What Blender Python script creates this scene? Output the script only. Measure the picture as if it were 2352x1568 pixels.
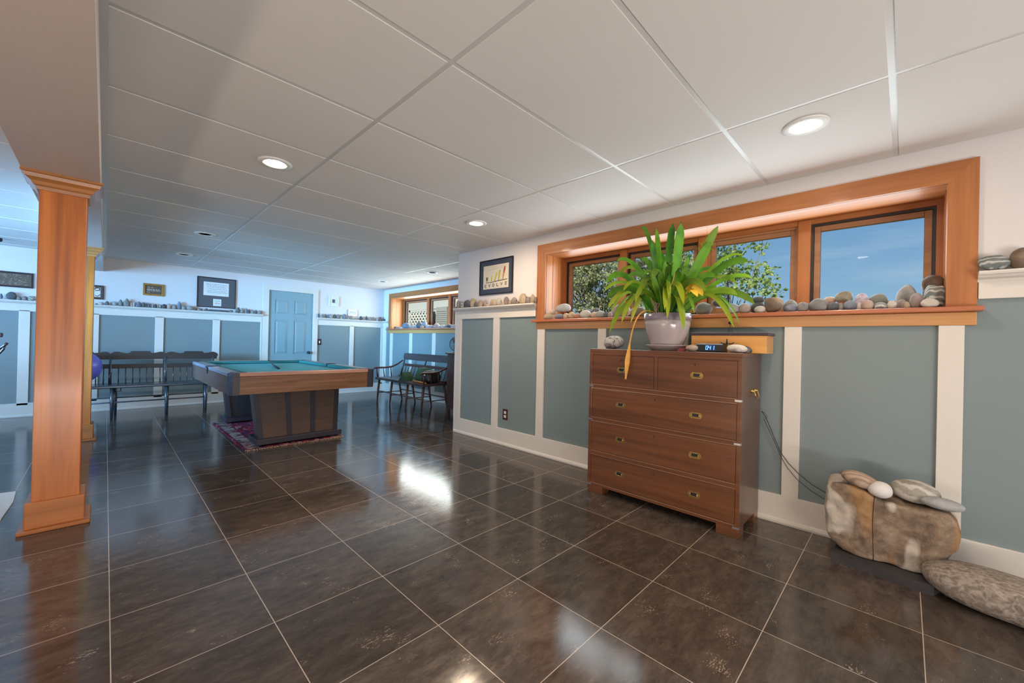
import bpy, bmesh, math, random
from mathutils import Vector, Matrix, noise
D = bpy.data; C = bpy.context.scene.collection; S = bpy.context.scene
PI = math.pi
for o in list(D.objects): D.objects.remove(o)

# ---------------------------------------------------------------- camera
F_PX = 918.5; YAW, PITCH, ROLL = .7939, .0032, .0236
cam = D.objects.new('camera', D.cameras.new('camera')); C.objects.link(cam)
cam.data.sensor_width = 36; cam.data.lens = 36*F_PX/2352; cam.data.clip_start = .05; cam.data.clip_end = 200
_f = Vector((math.sin(YAW)*math.cos(PITCH), math.cos(YAW)*math.cos(PITCH), math.sin(PITCH)))
_r0 = Vector((math.cos(YAW), -math.sin(YAW), 0)); _u0 = _r0.cross(_f)
_r = math.cos(ROLL)*_r0+math.sin(ROLL)*_u0; _u = -math.sin(ROLL)*_r0+math.cos(ROLL)*_u0
cam.matrix_world = Matrix(((_r.x,_u.x,-_f.x,0),(_r.y,_u.y,-_f.y,0),(_r.z,_u.z,-_f.z,1.108),(0,0,0,1)))
S.camera = cam

# ---------------------------------------------------------------- view, sky, sun
S.view_settings.view_transform = 'Standard'; S.view_settings.look = 'None'
S.view_settings.exposure = 0.12; S.view_settings.gamma = 1; S.view_settings.use_curve_mapping = False
w = D.worlds.new('sky'); S.world = w; w.use_nodes = True
nt = w.node_tree; nt.nodes.clear()
def N(nt, t, **k):
    n = nt.nodes.new(t)
    for a, v in k.items():
        if a == 'ins':
            for i, x in v.items(): n.inputs[i].default_value = x
        else: setattr(n, a, v)
    return n
def L(nt, a, b): nt.links.new(a, b)
tc = N(nt, 'ShaderNodeTexCoord'); sep = N(nt, 'ShaderNodeSeparateXYZ'); L(nt, tc.outputs['Generated'], sep.inputs[0])
rmp = N(nt, 'ShaderNodeValToRGB'); cr = rmp.color_ramp
cr.elements[0].position = 0.0; cr.elements[0].color = (.33,.47,.60,1)
cr.elements[1].position = .55; cr.elements[1].color = (.15,.29,.53,1)
e = cr.elements.new(.10); e.color = (.25,.43,.62,1)
e = cr.elements.new(.24); e.color = (.165,.33,.56,1)
L(nt, sep.outputs['Z'], rmp.inputs[0])
mp = N(nt, 'ShaderNodeMapping', ins={'Scale':(1.2,1.2,9)}); L(nt, tc.outputs['Generated'], mp.inputs[0])
ns = N(nt, 'ShaderNodeTexNoise', ins={'Scale':2.2,'Detail':5,'Roughness':.55}); L(nt, mp.outputs[0], ns.inputs['Vector'])
r2 = N(nt, 'ShaderNodeValToRGB'); r2.color_ramp.elements[0].position = .5; r2.color_ramp.elements[1].position = .85
L(nt, ns.outputs['Fac'], r2.inputs[0])
mx = N(nt, 'ShaderNodeMix', data_type='RGBA'); mx.inputs['B'].default_value = (.52,.64,.74,1)
mm = N(nt, 'ShaderNodeMath', operation='MULTIPLY', ins={1:.55}); L(nt, r2.outputs[0], mm.inputs[0]); L(nt, mm.outputs[0], mx.inputs['Factor'])
L(nt, rmp.outputs[0], mx.inputs['A'])
bg = N(nt, 'ShaderNodeBackground', ins={'Strength':1.0}); L(nt, mx.outputs['Result'], bg.inputs[0])
wo = N(nt, 'ShaderNodeOutputWorld'); L(nt, bg.outputs[0], wo.inputs[0])
def lamp(name, kind, loc, power, color, direction=None, **k):
    l = D.lights.new(name, kind); l.energy = power; l.color = color
    for a, v in k.items(): setattr(l, a, v)
    o = D.objects.new(name, l); C.objects.link(o); o.location = loc
    if direction is not None: o.rotation_euler = Vector(direction).to_track_quat('-Z', 'Y').to_euler()
    return o
lamp('sun', 'SUN', (0,0,12), 5.5, (1,.93,.82), (.66,.20,-.72), angle=.01)
# window daylight, plus unseen fill lamps added behind the camera and at left
lamp('rear_fill', 'AREA', (.6,-2.55,1.15), 22, (1,.94,.88), (.12,1,.10), shape='RECTANGLE', size=4.0, size_y=1.8)  # soft fill added behind the camera; the glazed door is made up
lamp('rear_ceiling_fill', 'AREA', (-.5,-2.50,.16), 116, (1,.89,.80), (.02,.68,.73), shape='RECTANGLE', size=3.0, size_y=.25)  # low lamp added to brighten the ceiling from behind the camera
lamp('daylight_left_window', 'AREA', (-3.45,5.2,1.45), 78, (.26,.58,1), (1,.60,-.03), shape='RECTANGLE', size=3.2, size_y=.95, spread=1.75)
lamp('far_ceiling_fill', 'AREA', (-3.42,5.4,1.02), 66, (.26,.58,1), (.65,.45,.62), shape='RECTANGLE', size=3.2, size_y=.12, spread=1.9)  # upward lamp added to tint the far ceiling blue
lamp('left_fill', 'AREA', (-3.45,.6,1.10), 12, (1,.86,.76), (1,0,.05), shape='RECTANGLE', size=2.3, size_y=1.8)  # warm fill added at left, with no door known there
lamp('back_wall_fill', 'AREA', (-3.44,4.5,1.42), 56, (.20,.56,1), (1,.42,-.02), shape='RECTANGLE', size=2.0, size_y=.9, spread=.62)  # narrow lamp added to lift the right part of the back wall
lamp('left_ceiling_fill', 'AREA', (-3.42,.6,.16), 46, (1,.74,.54), (.70,0,.72), shape='RECTANGLE', size=2.3, size_y=.25)  # low warm lamp added for the near left ceiling
lamp('daylight_long_window', 'AREA', (3.29,1.2,1.66), 22, (.86,.96,1), (-1,0,.0), shape='RECTANGLE', size=2.5, size_y=.55)
lamp('daylight_alcove_window', 'AREA', (4.51,6.46,1.66), 36, (.90,1,.96), (-1,0,.0), shape='RECTANGLE', size=2.5, size_y=.55)

# ---------------------------------------------------------------- helpers: meshes
class MB:
    def __init__(s): s.bm = bmesh.new(); s.m = 0
    def mat(s, i): s.m = i; return s
    def _tag(s, n0):
        s.bm.faces.ensure_lookup_table()
        for f in s.bm.faces[n0:]: f.material_index = s.m
    def box(s, x0, x1, y0, y1, z0, z1, bev=0, rot=None):
        n0 = len(s.bm.faces)
        r = bmesh.ops.create_cube(s.bm, size=1)
        vs = r['verts']
        c = Vector(((x0+x1)/2, (y0+y1)/2, (z0+z1)/2)); d = (abs(x1-x0), abs(y1-y0), abs(z1-z0))
        for v in vs: v.co = Vector((v.co.x*d[0], v.co.y*d[1], v.co.z*d[2]))
        if rot is not None:
            for v in vs: v.co = rot @ v.co
        for v in vs: v.co += c
        if bev:
            es = set(e for v in vs for e in v.link_edges)
            bmesh.ops.bevel(s.bm, geom=list(es), offset=min(bev, min(d)*.45), segments=2, affect='EDGES', profile=.5)
        s._tag(n0); return s
    def tube(s, pts, r, seg=8, caps=True):
        n0 = len(s.bm.faces)
        pts = [Vector(p) for p in pts]
        rs = r if isinstance(r, (list, tuple)) else [r]*len(pts)
        rings = []; up = None
        for i, p in enumerate(pts):
            t = (pts[min(i+1, len(pts)-1)]-pts[max(i-1, 0)]).normalized()
            if up is None: up = Vector((0,0,1)) if abs(t.z) < .9 else Vector((1,0,0))
            a = t.cross(up).normalized(); b = a.cross(t).normalized(); up = b
            rings.append([s.bm.verts.new(p+a*math.cos(2*PI*k/seg)*rs[i]+b*math.sin(2*PI*k/seg)*rs[i]) for k in range(seg)])
        for i in range(len(rings)-1):
            for k in range(seg):
                f = s.bm.faces.new((rings[i][k], rings[i+1][k], rings[i+1][(k+1)%seg], rings[i][(k+1)%seg])); f.smooth = True
        if caps: s.bm.faces.new(rings[0]); s.bm.faces.new(rings[-1][::-1])
        s._tag(n0); return s
    def lathe(s, prof, c=(0,0,0), seg=32, axis='z', smooth=True, caps=True):
        n0 = len(s.bm.faces); rings = []
        for r, h in prof:
            ring = []
            for k in range(seg):
                a = 2*PI*k/seg; x, y = math.cos(a)*r, math.sin(a)*r
                p = {'z':(x,y,h), 'x':(h,x,y), 'y':(x,h,y)}[axis]
                ring.append(s.bm.verts.new(Vector(p)+Vector(c)))
            rings.append(ring)
        for i in range(len(rings)-1):
            for k in range(seg):
                f = s.bm.faces.new((rings[i][k], rings[i][(k+1)%seg], rings[i+1][(k+1)%seg], rings[i+1][k])); f.smooth = smooth
        if caps and prof[0][0] > 1e-6: s.bm.faces.new(rings[0][::-1])
        if caps and prof[-1][0] > 1e-6: s.bm.faces.new(rings[-1])
        s._tag(n0); return s
    def prism(s, poly, d0, d1, axis='y', bev=0):
        # poly in the two other axes; axis y: (x,z); axis x: (y,z); axis z: (x,y)
        n0 = len(s.bm.faces)
        def P(a, b, d): return {'y':(a,d,b), 'x':(d,a,b), 'z':(a,b,d)}[axis]
        A = [s.bm.verts.new(P(a,b,d0)) for a,b in poly]; B = [s.bm.verts.new(P(a,b,d1)) for a,b in poly]
        n = len(poly)
        s.bm.faces.new(A); s.bm.faces.new(B[::-1])
        for i in range(n): s.bm.faces.new((A[i], B[i], B[(i+1)%n], A[(i+1)%n]))
        s._tag(n0); return s
    def hexa(s, b, t):   # bottom 4 pts, top 4 pts
        n0 = len(s.bm.faces)
        A = [s.bm.verts.new(p) for p in b]; B = [s.bm.verts.new(p) for p in t]
        s.bm.faces.new(A[::-1]); s.bm.faces.new(B)
        for i in range(4): s.bm.faces.new((A[i], A[(i+1)%4], B[(i+1)%4], B[i]))
        s._tag(n0); return s
    def build(s, name, mats, parent=None):
        bmesh.ops.recalc_face_normals(s.bm, faces=s.bm.faces)
        off = Vector((0,0,0)); p = parent
        while p is not None: off += p.location; p = p.parent
        if off.length: bmesh.ops.translate(s.bm, verts=s.bm.verts, vec=-off)
        me = D.meshes.new(name); s.bm.to_mesh(me); s.bm.free()
        for m in (mats if isinstance(mats, (list, tuple)) else [mats]): me.materials.append(m)
        o = D.objects.new(name, me); C.objects.link(o); o.parent = parent
        return o
def rebase(o):
    # put a one-mesh thing's origin at its base
    me = o.data; xs = [v.co for v in me.vertices]
    c = Vector(((min(v.x for v in xs)+max(v.x for v in xs))/2, (min(v.y for v in xs)+max(v.y for v in xs))/2, min(v.z for v in xs)))
    me.transform(Matrix.Translation(-c)); o.location = c; return o
def tag(o, label, cat, group=None, kind=None):
    o['label'] = label; o['category'] = cat
    if group: o['group'] = group
    if kind: o['kind'] = kind
    return o
def thing(name, label, cat, loc, group=None):
    o = D.objects.new(name, None); C.objects.link(o); o.location = loc; o.empty_display_size = .1
    return tag(o, label, cat, group)
def struct(o): o['kind'] = 'structure'; return o
def empty_struct(name, loc):
    o = D.objects.new(name, None); C.objects.link(o); o.location = loc; return struct(o)

# ---------------------------------------------------------------- materials
def base(name, rough=.5, spec=.5, coat=0, metal=0):
    m = D.materials.new(name); m.use_nodes = True
    b = m.node_tree.nodes['Principled BSDF']
    b.inputs['Roughness'].default_value = rough; b.inputs['Specular IOR Level'].default_value = spec
    b.inputs['Coat Weight'].default_value = coat; b.inputs['Metallic'].default_value = metal; b.inputs['Coat Roughness'].default_value = .12
    return m, m.node_tree, b
def c4(c): return (c[0], c[1], c[2], 1)
def ramp(nt, cols):
    r = N(nt, 'ShaderNodeValToRGB'); el = r.color_ramp.elements
    while len(el) < len(cols): el.new(.5)
    for e, (p, c) in zip(el, cols): e.position = p; e.color = c4(c)
    return r
def mapped(nt, scale, out='Object'):
    t = N(nt, 'ShaderNodeTexCoord'); m = N(nt, 'ShaderNodeMapping', ins={'Scale':scale}); L(nt, t.outputs[out], m.inputs[0]); return m.outputs[0]
def bump(nt, b, h, st=.2, dist=.01):
    n = N(nt, 'ShaderNodeBump', ins={'Strength':st,'Distance':dist}); L(nt, h, n.inputs['Height']); L(nt, n.outputs[0], b.inputs['Normal'])
def paint(name, col, rough=.55, var=.04, scale=3, **k):
    m, nt, b = base(name, rough, **k)
    n = N(nt, 'ShaderNodeTexNoise', ins={'Scale':scale,'Detail':4}); L(nt, mapped(nt, (1,1,1)), n.inputs['Vector'])
    r = ramp(nt, [(.3, [c*(1-var) for c in col]), (.7, [min(1, c*(1+var)) for c in col])])
    L(nt, n.outputs['Fac'], r.inputs[0]); L(nt, r.outputs[0], b.inputs['Base Color']); return m
def wood(name, dark, light, axis='y', rough=.35, coat=.3, scale=1.0, grain=.5, contrast=(.3,.7)):
    m, nt, b = base(name, rough, coat=coat)
    k = {'x':(.35,7,7), 'y':(7,.35,7), 'z':(7,7,.35)}[axis]
    v = mapped(nt, tuple(q*scale for q in k))
    n = N(nt, 'ShaderNodeTexNoise', ins={'Scale':1.6,'Detail':6,'Roughness':.6,'Distortion':1.2}); L(nt, v, n.inputs['Vector'])
    wv = N(nt, 'ShaderNodeTexNoise', ins={'Scale':9,'Detail':3}); L(nt, v, wv.inputs['Vector'])
    mix = N(nt, 'ShaderNodeMix', data_type='FLOAT', ins={'Factor':grain*.6}); L(nt, n.outputs['Fac'], mix.inputs['A']); L(nt, wv.outputs['Fac'], mix.inputs['B'])
    r = ramp(nt, [(contrast[0], dark), ((contrast[0]+contrast[1])/2, [(a+c)/2 for a, c in zip(dark, light)]), (contrast[1], light)])
    L(nt, mix.outputs['Result'], r.inputs[0]); L(nt, r.outputs[0], b.inputs['Base Color'])
    bump(nt, b, mix.outputs['Result'], .08, .003); return m
def stone_mat(name, cols, scale=14, rough=.7, vein=None, bands=None):
    m, nt, b = base(name, rough, .3)
    oi = N(nt, 'ShaderNodeObjectInfo')
    t = N(nt, 'ShaderNodeTexCoord'); ad = N(nt, 'ShaderNodeVectorMath', operation='ADD'); L(nt, t.outputs['Object'], ad.inputs[0])
    sc = N(nt, 'ShaderNodeVectorMath', operation='SCALE', ins={3:17.0}); L(nt, oi.outputs['Random'], sc.inputs[0]); L(nt, sc.outputs[0], ad.inputs[1])
    vec = ad.outputs[0]
    n = N(nt, 'ShaderNodeTexNoise', ins={'Scale':scale,'Detail':8,'Roughness':.65,'Distortion':.8}); L(nt, vec, n.inputs['Vector'])
    r = ramp(nt, cols); L(nt, n.outputs['Fac'], r.inputs[0]); out = r.outputs[0]
    if bands:
        mp = N(nt, 'ShaderNodeMapping', ins={'Rotation':bands[2], 'Scale':(1,1,1)}); L(nt, vec, mp.inputs[0])
        wv = N(nt, 'ShaderNodeTexWave', ins={'Scale':bands[0],'Distortion':bands[3],'Detail':4,'Detail Scale':1.5}); L(nt, mp.outputs[0], wv.inputs['Vector'])
        rr = ramp(nt, [(.55,(0,0,0)),(.9,(1,1,1))]); L(nt, wv.outputs['Fac'], rr.inputs[0])
        mx = N(nt, 'ShaderNodeMix', data_type='RGBA'); mx.inputs['B'].default_value = c4(bands[1]); L(nt, out, mx.inputs['A'])
        ml = N(nt, 'ShaderNodeMath', operation='MULTIPLY', ins={1:bands[4]}); L(nt, rr.outputs[0], ml.inputs[0]); L(nt, ml.outputs[0], mx.inputs['Factor']); out = mx.outputs['Result']
    if vein:
        v = N(nt, 'ShaderNodeTexVoronoi', feature='DISTANCE_TO_EDGE', ins={'Scale':vein[0]}); 
        n2 = N(nt, 'ShaderNodeTexNoise', ins={'Scale':vein[0]*1.2,'Detail':4}); L(nt, vec, n2.inputs['Vector'])
        mv = N(nt, 'ShaderNodeMix', data_type='VECTOR', ins={'Factor':.45}); L(nt, vec, mv.inputs['A']); L(nt, n2.outputs['Color'], mv.inputs['B']); L(nt, mv.outputs['Result'], v.inputs['Vector'])
        rr = ramp(nt, [(0,(1,1,1)),(vein[2],(0,0,0))]); L(nt, v.outputs['Distance'], rr.inputs[0])
        mx = N(nt, 'ShaderNodeMix', data_type='RGBA'); mx.inputs['B'].default_value = c4(vein[1]); L(nt, out, mx.inputs['A']); L(nt, rr.outputs[0], mx.inputs['Factor']); out = mx.outputs['Result']
    hs = N(nt, 'ShaderNodeHueSaturation'); mr = N(nt, 'ShaderNodeMapRange', ins={'To Min':.8,'To Max':1.2}); L(nt, oi.outputs['Random'], mr.inputs[0]); L(nt, mr.outputs[0], hs.inputs['Value'])
    L(nt, out, hs.inputs['Color']); L(nt, hs.outputs[0], b.inputs['Base Color']); bump(nt, b, n.outputs['Fac'], .5, .006); return m

def floor_mat():
    m, nt, b = base('slate_floor', .12, .55)
    t = N(nt, 'ShaderNodeTexCoord'); sp = N(nt, 'ShaderNodeSeparateXYZ'); L(nt, t.outputs['Object'], sp.inputs[0])
    T = .4495
    def axis(out, off):
        a = N(nt, 'ShaderNodeMath', operation='SUBTRACT', ins={1:off}); L(nt, out, a.inputs[0])
        d = N(nt, 'ShaderNodeMath', operation='DIVIDE', ins={1:T}); L(nt, a.outputs[0], d.inputs[0])
        fl = N(nt, 'ShaderNodeMath', operation='FLOOR'); L(nt, d.outputs[0], fl.inputs[0])
        fr = N(nt, 'ShaderNodeMath', operation='FRACT'); L(nt, d.outputs[0], fr.inputs[0])
        pp = N(nt, 'ShaderNodeMath', operation='PINGPONG', ins={1:.5}); L(nt, fr.outputs[0], pp.inputs[0])
        lt = N(nt, 'ShaderNodeMath', operation='LESS_THAN', ins={1:.0034}); L(nt, pp.outputs[0], lt.inputs[0])
        return fl.outputs[0], lt.outputs[0]
    fx, gx = axis(sp.outputs['X'], .033); fy, gy = axis(sp.outputs['Y'], 1.732)
    g = N(nt, 'ShaderNodeMath', operation='MAXIMUM'); L(nt, gx, g.inputs[0]); L(nt, gy, g.inputs[1])
    cb = N(nt, 'ShaderNodeCombineXYZ'); L(nt, fx, cb.inputs[0]); L(nt, fy, cb.inputs[1])
    wn = N(nt, 'ShaderNodeTexWhiteNoise'); L(nt, cb.outputs[0], wn.inputs['Vector'])
    sc = N(nt, 'ShaderNodeVectorMath', operation='SCALE', ins={3:31}); L(nt, wn.outputs['Color'], sc.inputs[0])
    ad = N(nt, 'ShaderNodeVectorMath', operation='ADD'); L(nt, t.outputs['Object'], ad.inputs[0]); L(nt, sc.outputs[0], ad.inputs[1])
    mp = N(nt, 'ShaderNodeMapping', ins={'Scale':(1,2.2,1),'Rotation':(0,0,.25)}); L(nt, ad.outputs[0], mp.inputs[0])
    n1 = N(nt, 'ShaderNodeTexNoise', ins={'Scale':8,'Detail':14,'Roughness':.74,'Distortion':.25}); L(nt, mp.outputs[0], n1.inputs['Vector'])
    r1 = ramp(nt, [(.30,(.040,.029,.023)),(.5,(.076,.057,.045)),(.70,(.120,.092,.074))]); L(nt, n1.outputs['Fac'], r1.inputs[0])
    hs = N(nt, 'ShaderNodeHueSaturation'); mr = N(nt, 'ShaderNodeMapRange', ins={'To Min':.8,'To Max':1.25}); L(nt, wn.outputs['Value'], mr.inputs[0]); L(nt, mr.outputs[0], hs.inputs['Value']); L(nt, r1.outputs[0], hs.inputs['Color'])
    # cleft edges, darker rings
    vo = N(nt, 'ShaderNodeTexVoronoi', feature='DISTANCE_TO_EDGE', ins={'Scale':3.2}); 
    mv = N(nt, 'ShaderNodeMix', data_type='VECTOR', ins={'Factor':.35}); L(nt, mp.outputs[0], mv.inputs['A']); L(nt, n1.outputs['Color'], mv.inputs['B']); L(nt, mv.outputs['Result'], vo.inputs['Vector'])
    rv = ramp(nt, [(0,(.55,.55,.55)),(.03,(1,1,1))]); L(nt, vo.outputs['Distance'], rv.inputs[0])
    mu = N(nt, 'ShaderNodeMix', data_type='RGBA', blend_type='MULTIPLY', ins={'Factor':.5}); L(nt, hs.outputs[0], mu.inputs['A']); L(nt, rv.outputs[0], mu.inputs['B'])
    # pale scratches and flecks
    mp2 = N(nt, 'ShaderNodeMapping', ins={'Scale':(58,150,1),'Rotation':(0,0,.35)}); L(nt, ad.outputs[0], mp2.inputs[0])
    n2 = N(nt, 'ShaderNodeTexNoise', ins={'Scale':1.1,'Detail':3,'Roughness':.75}); L(nt, mp2.outputs[0], n2.inputs['Vector'])
    n3 = N(nt, 'ShaderNodeTexNoise', ins={'Scale':7,'Detail':3}); L(nt, ad.outputs[0], n3.inputs['Vector'])
    a2 = N(nt, 'ShaderNodeMath', operation='MULTIPLY'); L(nt, n2.outputs['Fac'], a2.inputs[0]); L(nt, n3.outputs['Fac'], a2.inputs[1])
    r2 = ramp(nt, [(.385,(0,0,0)),(.43,(1,1,1))]); L(nt, a2.outputs[0], r2.inputs[0])
    m2 = N(nt, 'ShaderNodeMix', data_type='RGBA'); m2.inputs['B'].default_value = (.30,.23,.17,1); L(nt, mu.outputs['Result'], m2.inputs['A']); L(nt, r2.outputs[0], m2.inputs['Factor'])
    m3 = N(nt, 'ShaderNodeMix', data_type='RGBA'); m3.inputs['B'].default_value = (.50,.40,.32,1); L(nt, m2.outputs['Result'], m3.inputs['A']); L(nt, g.outputs[0], m3.inputs['Factor'])
    L(nt, m3.outputs['Result'], b.inputs['Base Color'])
    rr = N(nt, 'ShaderNodeMapRange', ins={'From Min':.3,'From Max':.7,'To Min':.07,'To Max':.17}); L(nt, n1.outputs['Fac'], rr.inputs[0]); L(nt, rr.outputs[0], b.inputs['Roughness'])
    hh = N(nt, 'ShaderNodeMath', operation='MULTIPLY_ADD', ins={1:-.6}); L(nt, g.outputs[0], hh.inputs[0]); L(nt, n1.outputs['Fac'], hh.inputs[2])
    bump(nt, b, hh.outputs[0], .06, .004); return m
def glass_mat():
    m = D.materials.new('window_glass'); m.use_nodes = True; nt = m.node_tree; nt.nodes.clear()
    tr = N(nt, 'ShaderNodeBsdfTransparent', ins={'Color':(.97,.985,.98,1)}); gl = N(nt, 'ShaderNodeBsdfGlossy', ins={'Roughness':.0})
    fr = N(nt, 'ShaderNodeFresnel', ins={'IOR':1.45}); mi = N(nt, 'ShaderNodeMixShader'); o = N(nt, 'ShaderNodeOutputMaterial')
    k_ = N(nt, 'ShaderNodeMath', operation='MULTIPLY', ins={1:.04}); L(nt, fr.outputs[0], k_.inputs[0]); L(nt, k_.outputs[0], mi.inputs[0]); L(nt, tr.outputs[0], mi.inputs[1]); L(nt, gl.outputs[0], mi.inputs[2]); L(nt, mi.outputs[0], o.inputs[0]); return m
def emis(name, col, st):
    m, nt, b = base(name); b.inputs['Emission Color'].default_value = c4(col); b.inputs['Emission Strength'].default_value = st; b.inputs['Base Color'].default_value = c4(col)
    n = N(nt, 'ShaderNodeTexNoise', ins={'Scale':20}); r = ramp(nt, [(0,[c*.9 for c in col]),(1,col)]); L(nt, n.outputs['Fac'], r.inputs[0]); L(nt, r.outputs[0], b.inputs['Base Color']); return m
M = {}
M['floor'] = floor_mat()
M['ceil'] = paint('ceiling_panel', (.70,.675,.65), .8, .02, 1.5)
M['grid'] = paint('ceiling_grid', (.60,.595,.58), .30, .01)
M['wall'] = paint('wall_white', (.66,.63,.62), .6, .015, 1)
M['blue'] = paint('panel_blue', (.195,.245,.25), .5, .03, 1.2)
M['trim'] = paint('trim_cream', (.68,.635,.575), .4, .03, 2, spec=.4)
M['fir'] = wood('fir', (.27,.085,.022), (.47,.175,.048), 'y', .5, .05)
M['firz'] = wood('fir_upright', (.30,.095,.024), (.52,.20,.055), 'z', .4, .2, .8)
M['firzc'] = wood('fir_casing_upright', (.27,.085,.022), (.47,.175,.048), 'z', .5, .05)
M['firx'] = wood('fir_cross', (.42,.16,.045), (.66,.31,.10), 'x', .3, .35)
M['sash'] = wood('sash_fir', (.26,.12,.055), (.45,.23,.11), 'y', .4, .1)
M['col'] = wood('column_fir', (.20,.042,.004), (.62,.20,.028), 'z', .36, .12, .55, .35, (.30,.68))
M['colx'] = wood('column_fir_cross', (.26,.078,.016), (.46,.165,.038), 'x', .35, .2)
M['colcap'] = wood('column_cap_fir', (.24,.095,.028), (.45,.19,.06), 'x', .32, .3)
M['mahog'] = wood('mahogany', (.070,.024,.009), (.205,.075,.026), 'y', .32, .3, .8)
M['mahogz'] = wood('mahogany_upright', (.070,.028,.016), (.15,.062,.034), 'z', .3, .35, .8)
M['bead'] = wood('bead', (.20,.10,.06), (.36,.20,.12), 'y', .3, .3)
M['walnut'] = wood('pool_laminate', (.080,.036,.018), (.255,.118,.057), 'x', .38, .1, 1.4, .8)
M['walnuty'] = wood('pool_laminate_shaded', (.075,.034,.022), (.115,.056,.038), 'y', .6, .0)  # side laminate darkened, shade painted into its colour
M['walnutd'] = wood('pedestal_laminate_shaded', (.055,.032,.024), (.115,.065,.045), 'x', .45, .0, 1.4, .7)  # darkened to paint in the shade under the table top
M['railtop'] = paint('rail_top_sheen', (.23,.21,.24), .25, .05)  # lilac grey paints in the sheen reflected by the side rails
M['railrose'] = wood('rail_edge', (.30,.15,.11), (.48,.26,.19), 'x', .3, .3)
M['black'] = paint('black', (.018,.018,.022), .4, .1)
M['darkmetal'] = paint('dark_trim', (.030,.026,.036), .35, .1)
M['felt'] = paint('felt', (.10,.40,.42), .9, .05, 8)
M['feltd'] = paint('felt_cushion', (.025,.16,.15), .9, .05, 8)
M['brass'] = paint('brass', (.55,.36,.12), .35, .25, 60, metal=1)
M['silver'] = paint('silver', (.6,.6,.62), .3, .05, metal=1)
M['navy'] = wood('bench_navy', (.018,.024,.034), (.045,.058,.075), 'x', .3, .4)
M['benchb'] = wood('bench_dark', (.022,.016,.015), (.045,.033,.028), 'x', .5, .0)
M['settee'] = wood('settee_brown', (.045,.020,.015), (.115,.048,.032), 'y', .35, .3)
M['setteeg'] = wood('settee_back', (.045,.030,.034), (.085,.060,.062), 'y', .4, .2)
M['tall'] = wood('tall_chest', (.060,.033,.026), (.105,.058,.044), 'z', .4, .2)
M['ball'] = paint('ball_violet', (.15,.16,.72), .3, .02)
M['glass'] = glass_mat()
M['door'] = paint('door_blue', (.23,.34,.36), .4, .02)
M['white'] = paint('white', (.75,.75,.73), .5, .02)
M['paper'] = paint('paper', (.70,.68,.64), .6, .04, 6)
M['cream'] = paint('picture_cream', (.62,.57,.47), .6, .04, 6)
M['matgrey'] = paint('mat_grey', (.085,.083,.092), .6, .05)
M['matblue'] = paint('mat_blue', (.045,.055,.085), .6, .05)
M['frame'] = paint('frame_black', (.015,.014,.02), .25, .1)
M['gold'] = paint('gilt', (.30,.19,.055), .35, .2, 30, metal=.7)
M['brownpic'] = paint('engraving', (.11,.075,.05), .5, .5, 90)
M['pot'] = paint('pot_glaze', (.42,.36,.36), .18, .05, 6, coat=.4)
M['potrim'] = paint('pot_rim', (.20,.16,.20), .25, .08, coat=.3)
M['tanwood'] = wood('box_pine', (.55,.24,.05), (.78,.40,.11), 'y', .35, .3)
M['lid'] = paint('box_lid', (.05,.03,.045), .35, .1)
M['led'] = emis('clock_digits', (.20,.50,1.0), 2.2)
M['ledbg'] = paint('clock_window', (.02,.07,.22), .15, .05)
M['green'] = paint('bag_green', (.035,.10,.045), .7, .1)
M['lampglow'] = emis('lamp_glow', (1,.90,.74), 14)
M['cansoff'] = paint('lamp_unlit', (.42,.43,.44), .5, .05)
M['plate'] = wood('outlet_plate', (.045,.015,.010), (.09,.03,.02), 'z', .3, .3)
M['red'] = paint('red_cloth', (.32,.05,.07), .7, .2, 20)
M['shell'] = paint('shell', (.62,.57,.50), .4, .1, 20)
M['cue'] = wood('cue_wood', (.35,.2,.09), (.55,.36,.18), 'y', .3, .3)
SM = {
 'g': stone_mat('stone_grey', [(.3,(.13,.13,.13)),(.55,(.24,.235,.23)),(.75,(.38,.37,.36))]),
 'd': stone_mat('stone_dark', [(.3,(.05,.055,.065)),(.55,(.10,.105,.115)),(.75,(.19,.19,.20))]),
 'b': stone_mat('stone_bluegrey', [(.3,(.10,.12,.16)),(.55,(.18,.205,.25)),(.75,(.30,.32,.36))]),
 'l': stone_mat('stone_light', [(.3,(.24,.24,.245)),(.6,(.36,.355,.35)),(.8,(.48,.47,.455))]),
 'w': stone_mat('stone_cream', [(.3,(.36,.33,.29)),(.6,(.49,.455,.41)),(.8,(.60,.57,.53))]),
 't': stone_mat('stone_tan', [(.3,(.30,.22,.14)),(.55,(.42,.33,.22)),(.8,(.54,.44,.32))]),
 'p': stone_mat('stone_pink', [(.3,(.34,.24,.19)),(.55,(.48,.37,.30)),(.8,(.58,.49,.42))]),
 'm': stone_mat('stone_mauve', [(.3,(.20,.16,.15)),(.55,(.30,.25,.235)),(.8,(.42,.36,.34))]),
 'n': stone_mat('stone_brown', [(.3,(.09,.06,.045)),(.55,(.19,.14,.10)),(.75,(.40,.30,.20))], 9),
 'o': stone_mat('stone_olive', [(.3,(.10,.11,.10)),(.55,(.17,.175,.155)),(.8,(.26,.25,.22))]),
 'r': stone_mat('stone_rust', [(.3,(.36,.12,.07)),(.55,(.48,.26,.17)),(.8,(.6,.45,.36))]),
 's': stone_mat('stone_striped', [(.3,(.11,.13,.13)),(.6,(.22,.235,.225)),(.8,(.34,.35,.33))], 10, bands=(14,(.60,.60,.56),(.5,.9,.3),5,.8)),
 'v': stone_mat('stone_violet', [(.3,(.30,.22,.33)),(.5,(.50,.44,.52)),(.75,(.72,.70,.72))], 34),
 'x': stone_mat('stone_breccia', [(.3,(.20,.17,.12)),(.6,(.38,.35,.27)),(.8,(.55,.52,.44))], 12, vein=(34,(.06,.05,.04),.06)),
}
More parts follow.
